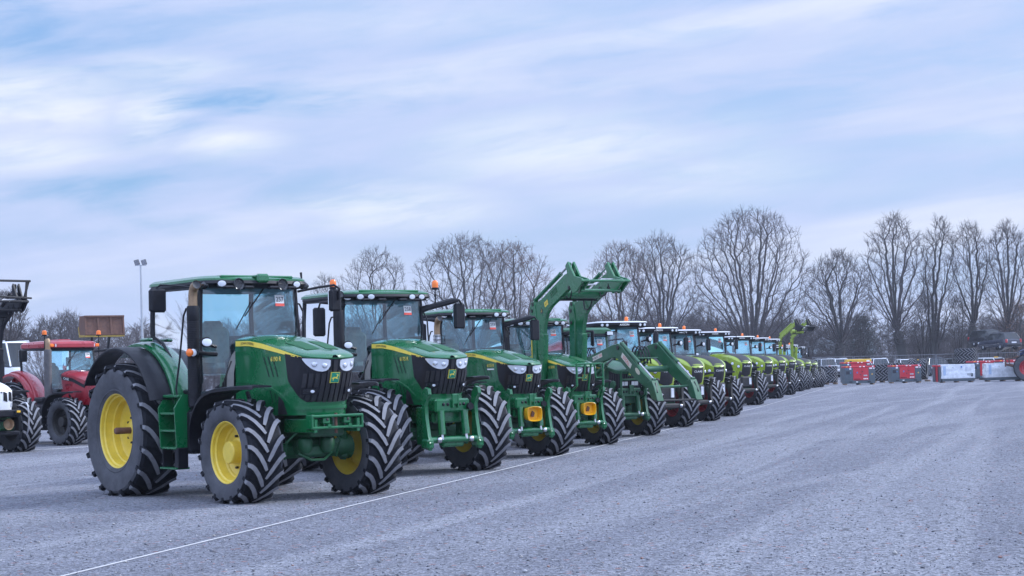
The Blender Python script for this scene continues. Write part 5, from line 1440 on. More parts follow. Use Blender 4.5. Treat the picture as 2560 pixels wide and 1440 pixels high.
# ------------------------------------------------------------------ generators, tyres, cars, fence, lamp post
GEN = 'generators standing in a line on the gravel'
def skids(mb, w, d, mi=0):
    for y in (-d/2+.12, d/2-.12): mb.box((0, y, .06), (w, .12, .12), .01, mi)
def generator(u, v, w, d, h, label, rz=0.03, wrap=None, S=1.):
    """canopied generator: base frame, grey ends, red doors and lid, stickers; front faces -y"""
    x, y = ground_at(u, v)
    root = empty('generator', (x, y+d/2, 0), rz, label, 'generator', GEN, S)
    b = MB(); b.box((0, 0, .20), (w, d, .22), .015)
    for k in (-.3, .3): b.box((k*w, -d/2-.001, .20), (.22, .02, .09), .004, 1)
    for k in (-.45, 0, .45): b.box((k*w, 0, .045), (.12, d, .09), .01, 2)
    b.build('base_frame', ['gengrey', 'ink', 'wood'], root)
    z0, z1 = .31, h-.13
    c = MB()
    for x0, x1 in ((-w/2, -w*.22), (w*.29, w/2)): c.box(((x0+x1)/2, 0, (z0+z1)/2), (x1-x0, d, z1-z0), .012)
    c.box((.035*w, .02, (z0+z1)/2), (w*.5, d-.04, z1-z0), .01)
    c.build('canopy', 'gengrey', root)
    l = MB(); l.box((0, 0, h-.065), (w+.02, d+.02, .13), .025); l.build('lid', 'genred', root)
    for x0, x1 in ((-.215*w, .045*w), (.05*w, .285*w)):
        q = MB(); q.box(((x0+x1)/2, -d/2+.012, (z0+z1)/2), (x1-x0, .05, z1-z0-.02), .008)
        dr = q.build('door', 'genred', root)
        hd = MB(); hd.box((x1-.06 if x0 < 0 else x0+.08, -d/2-.016, z0+(.62 if x0 > 0 else .38)*(z1-z0)+.06), (.09, .02, .06), .004); hd.build('handle', 'ink', dr)
    p = MB(); Y = -d/2-.004
    p.box((-.39*w, Y, z0+.62*(z1-z0)), (.24, .012, .22), .003, 0); p.box((-.30*w, Y, z0+.60*(z1-z0)), (.07, .012, .07), .003, 1)
    p.build('control_panel', ['ink', 'bluelab'], root)
    s = MB(); Y = -d/2-.017
    def card(cx, cz, ww, hh, mi): s.box((cx, Y, cz), (ww, .006, hh), .001, mi)
    card(-.085*w, z0+.62*(z1-z0), .09, .11, 1); card(.18*w, z0+.38*(z1-z0), .26, .09, 2); card(-.09*w, z0+.10*(z1-z0), .42, .06, 5)
    for k in range(3):
        s.lathe([(.001, Y-.004), (.045, Y-.003), (.045, Y+.01)], 12, c=((.135+.052*k)*w, 0, z0+.12*(z1-z0)), mi=0)
    s.prism([(.40*w-.05, z0+.44*(z1-z0)), (.40*w+.06, z0+.44*(z1-z0)), (.40*w+.005, z0+.56*(z1-z0))], -d/2-.012, -d/2-.003, 'y', 3)
    Yb = Y+.01
    for cx, cz, ww, hh, mi in ((.36*w, z1-.05, .20, .10, 0), (.46*w, z1-.05, .10, .07, 0), (-.31*w, z1-.06, .14, .10, 0), (.02*w, h-.05, .12, .06, 0), (.14*w, h-.05, .12, .06, 0), (-.30*w, h-.05, .12, .06, 0), (.43*w, h-.05, .10, .07, 0), (-.42*w, h-.05, .13, .05, 3), (-.10*w, .20, .13, .06, 0)):
        s.box((cx, -d/2-.012, cz), (ww, .012, hh), .002, mi)
    s.box((.36*w, -d/2-.019, z1-.09), (.20, .003, .02), .001, 4)
    put_text(s, 'GENSET', .055, lambda a, b_: (-.42*w+a, -d/2-.006, z1-.06+b_), 1, 1.1)
    s.build('stickers', ['sticker', 'bluelab', 'galv', 'yellab', 'stickred', mat('dark_red_print', (.16, .0, .01), .5)], root)
    return root
def rect_loop(w, d, z, r, wob, rnd): return [(x+rnd.gauss(0, wob), y+rnd.gauss(0, wob), z+rnd.gauss(0, wob*.4)) for x, y in rrect(-w/2, w/2, d/2, r, 0, 4)]
def wrapped(u, v, w, d, h, label, seed, ends=True, blue=True, rz=0.02):
    """crate-sized machine bound in pale stretch film"""
    x, y = ground_at(u, v); rnd = random.Random(seed)
    root = empty('wrapped_generator', (x, y+d/2, 0), rz, label, 'generator', GEN)
    b = MB(); b.box((0, 0, .18), (w*.97, d*.95, .20), .02)
    for k in (-.42, 0, .42): b.box((k*w, 0, .04), (.14, d*.9, .08), .01, 1)
    b.build('base_frame', ['gengrey', 'wood'], root)
    f = MB(); rings = []
    for k in range(11): rings.append(rect_loop(w, d, .28+(h-.30)*k/10, .06, .010, rnd))
    rings.append(rect_loop(w*.96, d*.96, h+.0, .10, .012, rnd))
    loft(f, rings)
    f.build('film_wrap', 'film', root, smooth=60)
    s = MB(); Y = -d/2-.020
    for cx, cz, ww, hh, mi in ((-.40*w, .45+(h-.5)*.5, .18, h-.6, 1), (.10*w, h-.18, .10, .10, 2), (.24*w, h-.3, .16, .20, 0), (.33*w, .55, .34, .14, 3), (.40*w, .50, .14, .22, 4), (-.15*w, h-.22, .05, .05, 4)):
        s.box((cx, Y, cz), (ww, .008, hh), .001, mi)
    s.build('label_sheet', [mat('pale_film_sheet', (.50, .54, .62), .4), mat('pale_blue_print', (.36, .46, .62), .5), 'bluelab', 'galv', 'gengrey'], root)
    if ends:
        e = MB()
        for k in range(3): e.box((-w/2-.10-.10*k, -d/2+.2+.3*k, h*.5), (.07, .5, h*.9), .01, 1 if k % 2 else 0); e.box((-w/2-.10-.10*k, -d/2+.2+.3*k, h*.93), (.09, .52, .12), .01, 1)
        e.build('end_panel', ['gengrey', 'genred'], root)
    return root
def ag_tyre(x, y, z, Ro, W, label, group, flat=True, rz=0., tilt=None):
    me = tyre_mesh(Ro, W, Ro*.56, 1, 18)
    if ('flat', Ro) not in _wm:      # a spare tyre carries no load: round all the way
        mb = MB()
    o = link('spare_tyre', me, None, (x, y, z)); o.rotation_euler = (PI/2, 0, rz) if flat else (0, 0, rz)
    return tag(o, label, 'tyre', group)
def pallet(x, y, w, d, label, z=0.):
    root = empty('pallet', (x, y, z), 0, label, 'pallet', 'pallets under the spare tyres')
    mb = MB()
    for k in range(5): mb.box((-w/2+w*(k+.5)/5, 0, .125), (w/6, d, .022), .003)
    mb.build('deck_board', 'wood', root)
    mb = MB()
    for yy in (-d/2+.05, 0, d/2-.05):
        for xx in (-w/2+.06, 0, w/2-.06): mb.box((xx, yy, .058), (.12, .10, .10), .004)
    mb.build('bearer_block', 'wood', root)
    return root
def tyre_stacks():
    Y = 133; G = 'spare tractor tyres stacked on pallets'
    def stack(px, Yd, n, Ro, W, lab, base=.14, plab=None):
        p = at(px, 930, Yd); x = p.x
        if plab: pallet(x, Yd, Ro*1.7, Ro*1.7, plab)
        names = ['lowest', 'second', 'third', 'topmost'] if n == 4 else (['lower', 'upper'] if n == 2 else ['lowest', 'middle', 'topmost'])
        for k in range(n): ag_tyre(x, Yd, base+W*(k+.52), Ro, W, names[k]+' '+lab, G, True, k*.37)
    stack(2066, 128, 2, .80, .58, 'black tyre of the stack left of the first generator, behind the last lime tractor', plab='pallet under the tyre stack left of the first generator')
    stack(2205, 132, 2, .84, .60, 'black tyre of the pair between the two red generators', plab='pallet under the tyre pair between the generators')
    ag_tyre(at(2236, 930, 140).x, 140, .14+.6*1.6, .80, .6, 'black tyre just right of the pair between the generators, farther back', G)
    stack(2416, 138, 4, .86, .56, 'black tyre of the tall stack above the wrapped crate', plab='pallet under the tall tyre stack')
    x = at(2292, 930, 131).x
    pallet(x+.1, 131, 1.5, 1.3, 'pallet under the upright tyres right of the second generator')
    ag_tyre(x-.28, 131, .92, .80, .50, 'black upright tyre partly hidden behind the second generator', G, False, 1.25)
    ag_tyre(x+.50, 131, .92, .80, .50, 'black upright tyre on the pallet edge right of the second generator', G, False, 1.2)
def car(px, base, Y, kind, paint, label, front=True, rz=0., z=None, sign=False, pitch=0., group='cars parked behind the fence'):
    """kind: (length, width, height, bonnet height, roof start, roof end)"""
    p = at(px, base, Y); zz = p.z if z is None else z
    root = empty('parked_car', (p.x, Y, zz), rz+(-PI/2 if front else PI/2), label, 'car', group)
    if pitch: root.rotation_euler[1] = pitch
    L, W, H, hb, pick = {'pickup': (5.2, 1.95, 1.82, 1.12, True), 'suv': (4.7, 1.92, 1.70, 1.02, False), 'car': (4.5, 1.82, 1.48, .92, False), 'van': (5.3, 2.05, 2.4, 1.25, False)}[kind]
    c = CARCOL[paint]
    # body: cross sections along x (front = +x)
    xs = [(-L/2, .50, hb-.10, .86), (-L/2+.08, .32, hb-.02, .95), (-L/2+.5, .26, hb+.03, 1.), (-.3, .26, hb+.02, 1.), (L*.20, .26, hb+.0, 1.), (L/2-.75, .27, hb-.06, .99), (L/2-.25, .30, hb-.14, .94), (L/2-.05, .36, hb-.26, .88), (L/2, .45, hb-.42, .82)]
    mb = MB(); rings = []
    for x, z0, z1, k in xs:
        w = W/2*k; rings.append([(x, -w*.92, z0), (x, -w, lerp(z0, z1, .35)), (x, -w, lerp(z0, z1, .7)), (x, -w*.93, z1-.02), (x, -w*.80, z1+.015), (x, 0, z1+.035), (x, w*.80, z1+.015), (x, w*.93, z1-.02), (x, w, lerp(z0, z1, .7)), (x, w, lerp(z0, z1, .35)), (x, w*.92, z0)])
    loft(mb, rings); mb.build('body', c, root, smooth=50)
    if kind == 'van':
        mb = MB(); mb.box((lerp(-L/2, .7, .5), 0, lerp(hb, H, .5)-.05), (L/2+.62, W*.93, H-hb+.1), .12); mb.build('cargo_box', c, root)
    r0, r1 = (-.75, .55) if pick else ((-L/2+.55, .35) if kind != 'van' else (-L/2+.1, 1.1))
    s0, s1 = (-1.05, 1.25) if pick else ((-L/2+.10, 1.20) if kind != 'van' else (-L/2, 1.75))
    def sec(t):      # greenhouse half width and x range at height fraction t
        return lerp(s0, r0, t), lerp(s1, r1, t), lerp(W/2*.90, W/2*.70, t), lerp(hb, H-.05, t)
    mb = MB(); rg = []
    for t in (0, .5, 1.): a, b, w, z = sec(t); rg.append([(x, y, z) for x, y in rrect(a, b, w, .12, .05, 3)])
    loft(mb, rg, cap=False); mb.build('window_band', 'carglass', root, smooth=40)
    a, b, w, z = sec(1.); mb = MB()
    loft(mb, [[(x, y, z-.02) for x, y in rrect(a-.03, b+.06, w+.02, .14, .05, 3)], [(x, y, z+.03) for x, y in rrect(a, b, w-.02, .16, .05, 3)], [(x, y, z+.05) for x, y in rrect(a+.2, b-.2, w*.7, .16, .03, 3)]])
    rf = mb.build('roof', c, root)
    mb = MB()
    for sg in (-1, 1):
        for t0, t1, q in ((1, 1, 'f'), (0, 0, 'r')):
            aa, bb, ww, z_ = sec(0); a1, b1, w1, z1 = sec(1)
            x0, x1 = (bb-.03, b1+.02) if q == 'f' else (aa+.03, a1-.02)
            bar(mb, (x0, sg*(ww-.03), z_), (x1, sg*(w1-.02), z1), .07, .05)
        xm = lerp(a, b, .45); bar(mb, (xm, sg*(W/2*.90), hb), (xm, sg*(W/2*.71), H-.05), .09, .03)
        mb.tube([(a+.1, sg*w*.92, H+.03), (b-.15, sg*w*.92, H+.03)], .022, 6)
    mb.build('window_pillar', c, root)
    for sg in (-1, 1):
        mb = MB(); mb.box((L/2-.12, sg*W*.36, hb-.28), (.18, .42, .15), .04); mb.build('headlight', 'lens', root)
        mb = MB(); mb.box((-L/2+.06, sg*W*.42, hb-.16), (.16, .20, .34), .03); mb.build('tail_light', 'redlens', root)
        mb = MB(); mb.box((.85, sg*(W/2+.08), hb+.10), (.12, .20, .15), .04); mb.build('mirror', c, root)
    mb = MB(); mb.box((L/2-.06, 0, hb-.30), (.14, .85, .22), .03); mb.box((L/2-.04, 0, .42), (.16, W*.86, .14), .04); mb.box((L/2+.01, 0, .55), (.06, .52, .11), .005, 1); mb.build('front_bumper', ['black', 'sticker'], root)
    mb = MB(); mb.box((-L/2+.03, 0, .45), (.16, W*.86, .18), .04); mb.box((-L/2-.02, 0, .72), (.06, .52, .11), .005, 1)
    mb.build('rear_bumper', ['black', 'sticker'], root)
    for x in (-L*.29, L*.30):
        for sg in (-1, 1):
            mb = MB(); mb.lathe([(.16, -.10), (.30, -.11), (.34, -.08), (.345, 0), (.34, .08), (.30, .11), (.16, .10)], 20, c=(x, sg*(W/2-.13), .345)); mb.lathe([(.001, sg*.09), (.10, sg*.10), (.21, sg*.08), (.21, 0)], 14, c=(x, sg*(W/2-.13), .345), mi=1)
            mb.build('wheel', ['rubber', 'galv'], root)
    if sign:
        mb = MB(); mb.box((b-.15, -.1, H+.06), (.10, .50, .10), .02); mb.build('price_sign', 'yellab', rf)
    return root
def cars():
    car(2060, 944, 170, 'pickup', 'silver', 'silver pickup seen from behind, just beyond the last lime tractor', False, .35)
    car(2088, 938, 182, 'suv', 'white', 'white car half hidden behind the silver pickup', False, .2)
    car(2105, 938, 183, 'car', 'black', 'dark car with a yellow price sign left of the yellow topped generator', True, .1, sign=True)
    car(2134, 938, 181, 'suv', 'grey', 'grey car with roof rails behind the first generator', False)
    car(2193, 937, 182, 'suv', 'white', 'white car seen from behind, between the two red generators', False)
    car(2267, 940, 178, 'suv', 'white', 'white car facing the lot above the second generator', True)
    car(2302, 936, 186, 'car', 'black', 'dark car with a yellow price sign on its roof right of the white one', True, -.1, sign=True)
    car(2338, 941, 172, 'pickup', 'navy', 'large dark fronted pickup facing the lot beside the upright tyres', True)
    car(2368, 936, 186, 'car', 'grey', 'grey car tucked behind the dark pickup on its right', False, -.4)
    car(2390, 937, 184, 'suv', 'black', 'black car mostly hidden behind the tall tyre stack', True, .3)
    car(2490, 938, 172, 'suv', 'white', 'white car behind the right wrapped generator, yellow note on its roof', True, .5, sign=True)
    car(12, 985, 82, 'van', 'white', 'white van behind the white loader tractor at the left edge', True, .9, group='vans parked on the left')
    car(58, 978, 92, 'van', 'white', 'plain white van between the white and the red tractor', False, 1.45, group='vans parked on the left')
    # transporter with two cars on its upper deck
    Y = 176; x = at(2485, 930, Y).x
    t = empty('car_transporter', (x, Y, 0), R(62), 'car transporter trailer with a tilted upper deck behind the fence', 'trailer')
    mb = MB()
    for sg in (-1, 1):
        bar(mb, (-4.2, sg*1.15, 1.0), (3.6, sg*1.15, 1.0), .12, .22); bar(mb, (-4.0, sg*1.15, 2.15), (3.4, sg*1.15, 2.75), .12, .20)
        for xx in (-3.2, -.6, 2.4): bar(mb, (xx, sg*1.15, .8), (xx+.5, sg*1.15, 2.45), .14, .14)
        bar(mb, (3.4, sg*1.15, .6), (3.4, sg*1.15, 3.9), .14, .14)
    for xx in (-3.5, -1.5, .5, 2.5): bar(mb, (xx, -1.15, 2.2+(xx+4)*.08), (xx, 1.15, 2.2+(xx+4)*.08), .3, .05)
    mb.build('deck_frame', 'iron', t)
    for xx in (-1.4, -.4):
        for sg in (-1, 1): mb = MB(); mb.lathe([(.2, -.12), (.42, -.13), (.48, -.09), (.48, .09), (.42, .13), (.2, .12)], 20, c=(xx, sg*1.0, .48)); mb.build('wheel', 'rubber', t)
    c1 = car(2500, 900, 173.2, 'suv', 'navy', 'dark blue car seen from behind on the lower end of the transporter deck', False, .35, z=2.35, group='cars on the transporter')
    c2 = car(2476, 890, 178, 'suv', 'black', 'black car facing the lot on the raised end of the transporter deck', True, .4, z=2.75, group='cars on the transporter')
def fence():
    Y = 150; G = 'mesh fence panels across the back of the lot'
    def panel(x0, x1, Yp, label):
        root = empty('fence_panel', (x0, Yp, 0), 0, label, 'fence', G); w = x1-x0
        mb = MB()
        for xx in (.04, w-.04): mb.tube([(xx, 0, .05), (xx, 0, 2.05)], .028, 6)
        for z in (.15, 1.15, 2.03): mb.tube([(.04, 0, z), (w-.04, 0, z)], .020, 6)
        mb.build('tube_frame', 'fence_steel', root)
        mb = MB(); n = int(w/.22)
        for k in range(1, n): xx = w*k/n; mb.tube([(xx, 0, .15), (xx, 0, 2.03)], .0045, 3, cap=False)
        for k in range(1, 9): mb.tube([(.04, 0, .15+k*.21), (w-.04, 0, .15+k*.21)], .004, 3, cap=False)
        mb.build('wire_mesh', 'fence_steel', root)
        mb = MB(); mb.box((0, 0, .07), (.24, .6, .14), .03); mb.build('foot_block', 'grey', root)
    k = 0; px = 2030
    x = at(2032, 930, Y).x; names = ['leftmost', 'second', 'third', 'fourth', 'fifth', 'sixth']
    where = ['behind the last lime tractors', 'behind the first generator', 'behind the gap between the red generators', 'before the dark pickup', 'beside the tall tyre stack', 'before the car transporter']
    for i in range(6):
        panel(x, x+3.46, Y, 'grey wire mesh fence panel '+where[i]); x += 3.5
    return
def lamp_post():
    Y = 108; p = at(357, 855, Y); top = at(350, 664, Y)
    root = empty('lamp_post', (p.x, Y, 0), 0, 'tall grey lamp post carrying two square floodlights on the left', 'lamp post')
    H = top.z
    mb = MB(); mb.tube([(0, 0, 0), (0, 0, .8), (-.02, 0, H*.5), (-.06, 0, H)], [.11, .10, .075, .05], 12); mb.build('pole', 'galv', root)
    mb = MB(); mb.box((-.06, 0, H+.02), (.70, .06, .06), .01); mb.build('crossbar', 'galv', root)
    for sg in (-1, 1):
        mb = MB(); X = Matrix.Translation((-.06+sg*.22, -.03, H+.19)) @ Matrix.Rotation(R(-14), 4, 'Y') @ Matrix.Rotation(R(22), 4, 'X')
        mb.box((0, 0, 0), (.30, .10, .34), .02, 0, X); mb.box((0, -.055, 0), (.26, .01, .30), .004, 1, X)
        mb.build('floodlight', ['iron', 'lens_dk'], root)
def yard():
    generator(2150, 962, 2.12, 1.0, 1.30, 'dark grey and red generator nearest the lime tractors, price stickers on its lid')
    generator(2266, 957.5, 2.15, 1.0, 1.28, 'dark grey and red generator in front of the upright tyres')
    # second red machine and yellow one behind the first
    g2 = generator(2145, 957, 2.3, .9, 1.58, 'taller red generator close behind the first one')
    x, y = ground_at(2150, 952); 
    root = empty('yellow_generator', (x, y+.6, 0), 0, 'yellow topped generator standing behind the first red one', 'generator', GEN)
    mb = MB(); mb.box((0, 0, .80), (2.0, .9, 1.2), .03); mb.box((0, 0, .12), (2.0, .9, .2), .02, 1); mb.build('canopy', ['genyel', 'ink'], root)
    mb = MB(); mb.box((0, 0, 1.60), (2.06, .94, .40), .04); mb.box((.75, -.475, 1.62), (.26, .01, .18), .002, 1); mb.box((-.7, -.475, 1.58), (.2, .01, .16), .002, 2); mb.box((-.35, -.475, 1.56), (.32, .01, .08), .002, 2); mb.build('lid', ['genyel', 'sticker', 'ink'], root)
    wrapped(2396, 956, 2.35, 1.0, 1.24, 'white film wrapped crate with red edged panels on its left', 41)
    g = generator(2462, 949.5, 2.2, 1.0, 1.42, 'dark grey generator with a red lid, end on behind the right wrapped crate', rz=.25)
    generator(2535, 949, 2.2, 1.0, 1.45, 'red lidded generator mostly behind the right wrapped crate', rz=.03)
    wrapped(2512, 953, 2.5, 1.0, 1.26, 'white film wrapped generator beside the blue tractor, with blue stickers', 42, False)
    tyre_stacks(); cars(); fence(); lamp_post()
    # low dark shed roofs among the trees
    s = empty('shed', (at(2030, 900, 240).x, 240, 0), .1, 'low dark roofed shed among the trees behind the lime loader', 'shed')
    mb = MB(); mb.box((0, 0, 1.4), (16, 6, 2.8), .05); mb.build('wall', 'iron', s)
    mb = MB(); mb.prism([(-3.4, 2.7), (3.4, 2.7), (0, 4.6)], -8.3, 8.3, 'x'); mb.build('roof', 'gengrey', s)
yard()

# ------------------------------------------------------------------ the place
T1 = make_6r(905, 1232, 32, 1.0, 'nearest dark green tractor with ribbed exhaust and lot number 257 on its windscreen', '6190 R', '257', 'two', True, weights=True, mir='thin', stack='ribbed', sx=.42, at_=((-4.65, 25.985, 0), -.8934), tf=.925, tr=1.035, Rr=.962)
mb = MB(); mb.tube([(1.45, .92, 2.98), (1.43, .92, 3.12)], [.012, .02], 6); mb.build('aerial', 'black', T1)
T2 = make_6r(1188, 1174, 33, 1.0, 'second dark green tractor with two orange beacons and lot number 258', '6175 R', '258', linkage=True, Rf=.72, Wf=.57,
             beacons=((1.62, -1.0, 3.06, .26), (1.62, 1.0, 3.06, .26)))
T3 = make_6r(1370, 1138, 33, .93, 'third dark green tractor with chrome exhaust and yellow guard, lot number 259', '6155 R', '259', linkage=True, Rf=.72, Wf=.57, box=True, stack='chrome', deluxe=True)
T4 = make_6r(1503, 1111, 33, .90, 'dark green tractor with its front loader raised high above the cab', '6130 R', '260', linkage=True, box=True, frame=True, stack='small', mir='side')
ld = loader_raised(T4, 'green', .54); ld.scale = (.88, 1, 1); ld.location = (.29, 0, 0)
make_old(1612, 1088, 33, .95)
lime_row()
make_red(168, 1113, 32, .90)
make_white(47, 1129, 31, .95)
make_skip_loader(); make_blue()

# ------------------------------------------------------------------ sky, sun, ground
def world():
    w = bpy.data.worlds.new('World'); SC.world = w; w.use_nodes = True
    nt = w.node_tree; N = nt.nodes; L = nt.links; N.clear()
    o = N.new('ShaderNodeOutputWorld')
    sky = N.new('ShaderNodeTexSky'); sky.sky_type = 'NISHITA'; sky.sun_disc = False
    sky.sun_elevation = R(SUN_EL); sky.sun_rotation = R(SUN_AZ); sky.air_density = 1.2; sky.dust_density = 1.0; sky.ozone_density = 2.0
    bg = N.new('ShaderNodeBackground'); bg.inputs['Strength'].default_value = .10
    tc = N.new('ShaderNodeTexCoord'); dirv = tc.outputs['Generated']
    def math_(op, a, b=None, c=None):
        n = N.new('ShaderNodeMath'); n.operation = op
        for i, q in enumerate((a, b, c)):
            if q is None: continue
            if isinstance(q, (int, float)): n.inputs[i].default_value = q
            else: L.new(q, n.inputs[i])
        return n.outputs[0]
    def noise(vec, scale, detail=6, rough=.55, dist=0.):
        n = N.new('ShaderNodeTexNoise'); n.inputs['Scale'].default_value = scale; n.inputs['Detail'].default_value = detail
        n.inputs['Roughness'].default_value = rough; n.inputs['Distortion'].default_value = dist
        L.new(vec, n.inputs['Vector']); return n.outputs['Fac']
    def mapv(scale, rot=(0, 0, 0), loc=(0, 0, 0)):
        n = N.new('ShaderNodeMapping'); n.vector_type = 'TEXTURE'; n.inputs['Scale'].default_value = tuple(1/q for q in scale); n.inputs['Rotation'].default_value = rot; n.inputs['Location'].default_value = loc
        L.new(dirv, n.inputs['Vector']); return n.outputs[0]
    def rng(v, a, b, c=0., d=1., smooth=True):
        n = N.new('ShaderNodeMapRange'); n.interpolation_type = 'SMOOTHSTEP' if smooth else 'LINEAR'
        for i, q in ((1, a), (2, b), (3, c), (4, d)): n.inputs[i].default_value = q
        L.new(v, n.inputs[0]); return n.outputs[0]
    def blob(u, v, su, sv, wob=None):
        """soft patch of sky around the direction of photo pixel (u, v)"""
        d = ray(u, v).normalized()
        n = N.new('ShaderNodeVectorMath'); n.operation = 'SUBTRACT'; n.inputs[1].default_value = d; L.new(dirv, n.inputs[0])
        s = N.new('ShaderNodeVectorMath'); s.operation = 'MULTIPLY'; s.inputs[1].default_value = (F_PX/su, F_PX/max(su, sv), F_PX/sv); L.new(n.outputs[0], s.inputs[0])
        l = N.new('ShaderNodeVectorMath'); l.operation = 'LENGTH'; L.new(s.outputs[0], l.inputs[0])
        q = l.outputs['Value']
        if wob is not None: q = math_('ADD', q, math_('MULTIPLY', math_('SUBTRACT', wob, .5), 2.2))
        return rng(q, 0., 1.25, 1., 0.)
    wis = noise(mapv((4.2, 4.2, 21), (0, R(-6), 0)), 2.2, 10, .60, .55)
    wis2 = noise(mapv((8, 8, 46), (0, R(-8), 0), (3, 1, 7)), 2.0, 9, .62, .35)
    band = noise(mapv((2.0, 2.0, 19), (0, R(-7), 0), (1, 5, 2)), 1.7, 6, .5, .25)
    holes = None
    for u, v, su, sv, a in SKY_HOLES:
        b = math_('MULTIPLY', blob(u, v, su, sv, wis), a)
        holes = b if holes is None else math_('MAXIMUM', holes, b)
    bright = None
    for u, v, su, sv, a in SKY_BRIGHT:
        b = math_('MULTIPLY', blob(u, v, su, sv, wis), a)
        bright = b if bright is None else math_('MAXIMUM', bright, b)
    cover = rng(math_('ADD', math_('MULTIPLY', wis, .6), math_('MULTIPLY', band, .4)), .34, .60, .50, 1.)
    fac = math_('MULTIPLY', cover, math_('SUBTRACT', 1., math_('MULTIPLY', holes, rng(wis2, .36, .66, 1.0, .35))))
    br = math_('MAXIMUM', math_('MULTIPLY', bright, rng(wis2, .30, .66, .50, 1.15)), rng(band, .50, .78, 0., .55))
    cc = N.new('ShaderNodeMix'); cc.data_type = 'RGBA'; cc.inputs['A'].default_value = (*CLOUD_DIM, 1); cc.inputs['B'].default_value = (*CLOUD_BRI, 1)
    L.new(br, cc.inputs['Factor'])
    # thin open sky behind the veil: the Nishita sky pulled a little towards the photo's deeper blue
    mx = N.new('ShaderNodeMix'); mx.data_type = 'RGBA'; L.new(fac, mx.inputs['Factor'])
    bl = N.new('ShaderNodeMix'); bl.data_type = 'RGBA'; bl.inputs['Factor'].default_value = .65; bl.inputs['B'].default_value = (*SKY_BLUE, 1)
    L.new(sky.outputs[0], bl.inputs['A'])
    L.new(bl.outputs['Result'], mx.inputs['A']); L.new(cc.outputs['Result'], mx.inputs['B'])
    # an overcast sky grows brighter towards the zenith
    sp_ = N.new('ShaderNodeSeparateXYZ'); L.new(dirv, sp_.inputs[0])
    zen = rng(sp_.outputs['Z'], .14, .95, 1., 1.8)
    zen = math_('MULTIPLY', zen, rng(sp_.outputs['Y'], -.55, .45, 1.9, 1.))      # added front fill: sky behind the camera raised to light surfaces facing it
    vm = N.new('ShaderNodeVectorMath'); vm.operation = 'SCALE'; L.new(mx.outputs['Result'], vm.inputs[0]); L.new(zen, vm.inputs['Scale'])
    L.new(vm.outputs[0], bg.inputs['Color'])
    L.new(bg.outputs[0], o.inputs[0])
SUN_EL, SUN_AZ = 34, 72
SKY_BLUE = (1.15, 2.7, 5.7)
CLOUD_DIM = (3.7, 4.36, 6.2); CLOUD_BRI = (5.9, 6.15, 6.75)
SKY_HOLES = [(60, 70, 260, 130, .85), (330, 60, 300, 60, .5), (600, 255, 340, 60, 1.), (440, 310, 200, 60, .8), (240, 470, 260, 60, 1.), (480, 560, 130, 40, .5), (800, 470, 260, 50, .5), (640, 150, 240, 80, .4), (2480, 150, 260, 160, .35), (1900, 260, 360, 60, .3), (1500, 120, 500, 60, .25)]
SKY_BRIGHT = [(60, 270, 330, 130, 1.), (60, 370, 260, 90, .9), (380, 290, 150, 90, 1.), (560, 350, 180, 50, 1.), (430, 170, 260, 50, .7), (1400, 370, 480, 110, 1.), (1000, 520, 340, 80, .9), (760, 700, 400, 90, .5), (1800, 430, 300, 60, .7), (1000, 60, 600, 60, .4), (2500, 330, 200, 60, .3), (1700, 480, 500, 40, .5)]
world()
sd = bpy.data.lights.new('sun', 'SUN'); sd.energy = 2.2; sd.angle = R(11); sd.color = (.90, .94, 1.)
so = bpy.data.objects.new('sun', sd); COL.objects.link(so)
az, el = R(SUN_AZ), R(SUN_EL)
sv = Vector((math.sin(az)*math.cos(el), math.cos(az)*math.cos(el), math.sin(el)))
so.rotation_euler = sv.to_track_quat('Z', 'Y').to_euler(); so.location = (40, 10, 60)
SC.view_settings.view_transform = 'Standard'; SC.view_settings.look = 'None'; SC.view_settings.gamma = 1; SC.view_settings.exposure = .66
SC.view_settings.use_curve_mapping = False

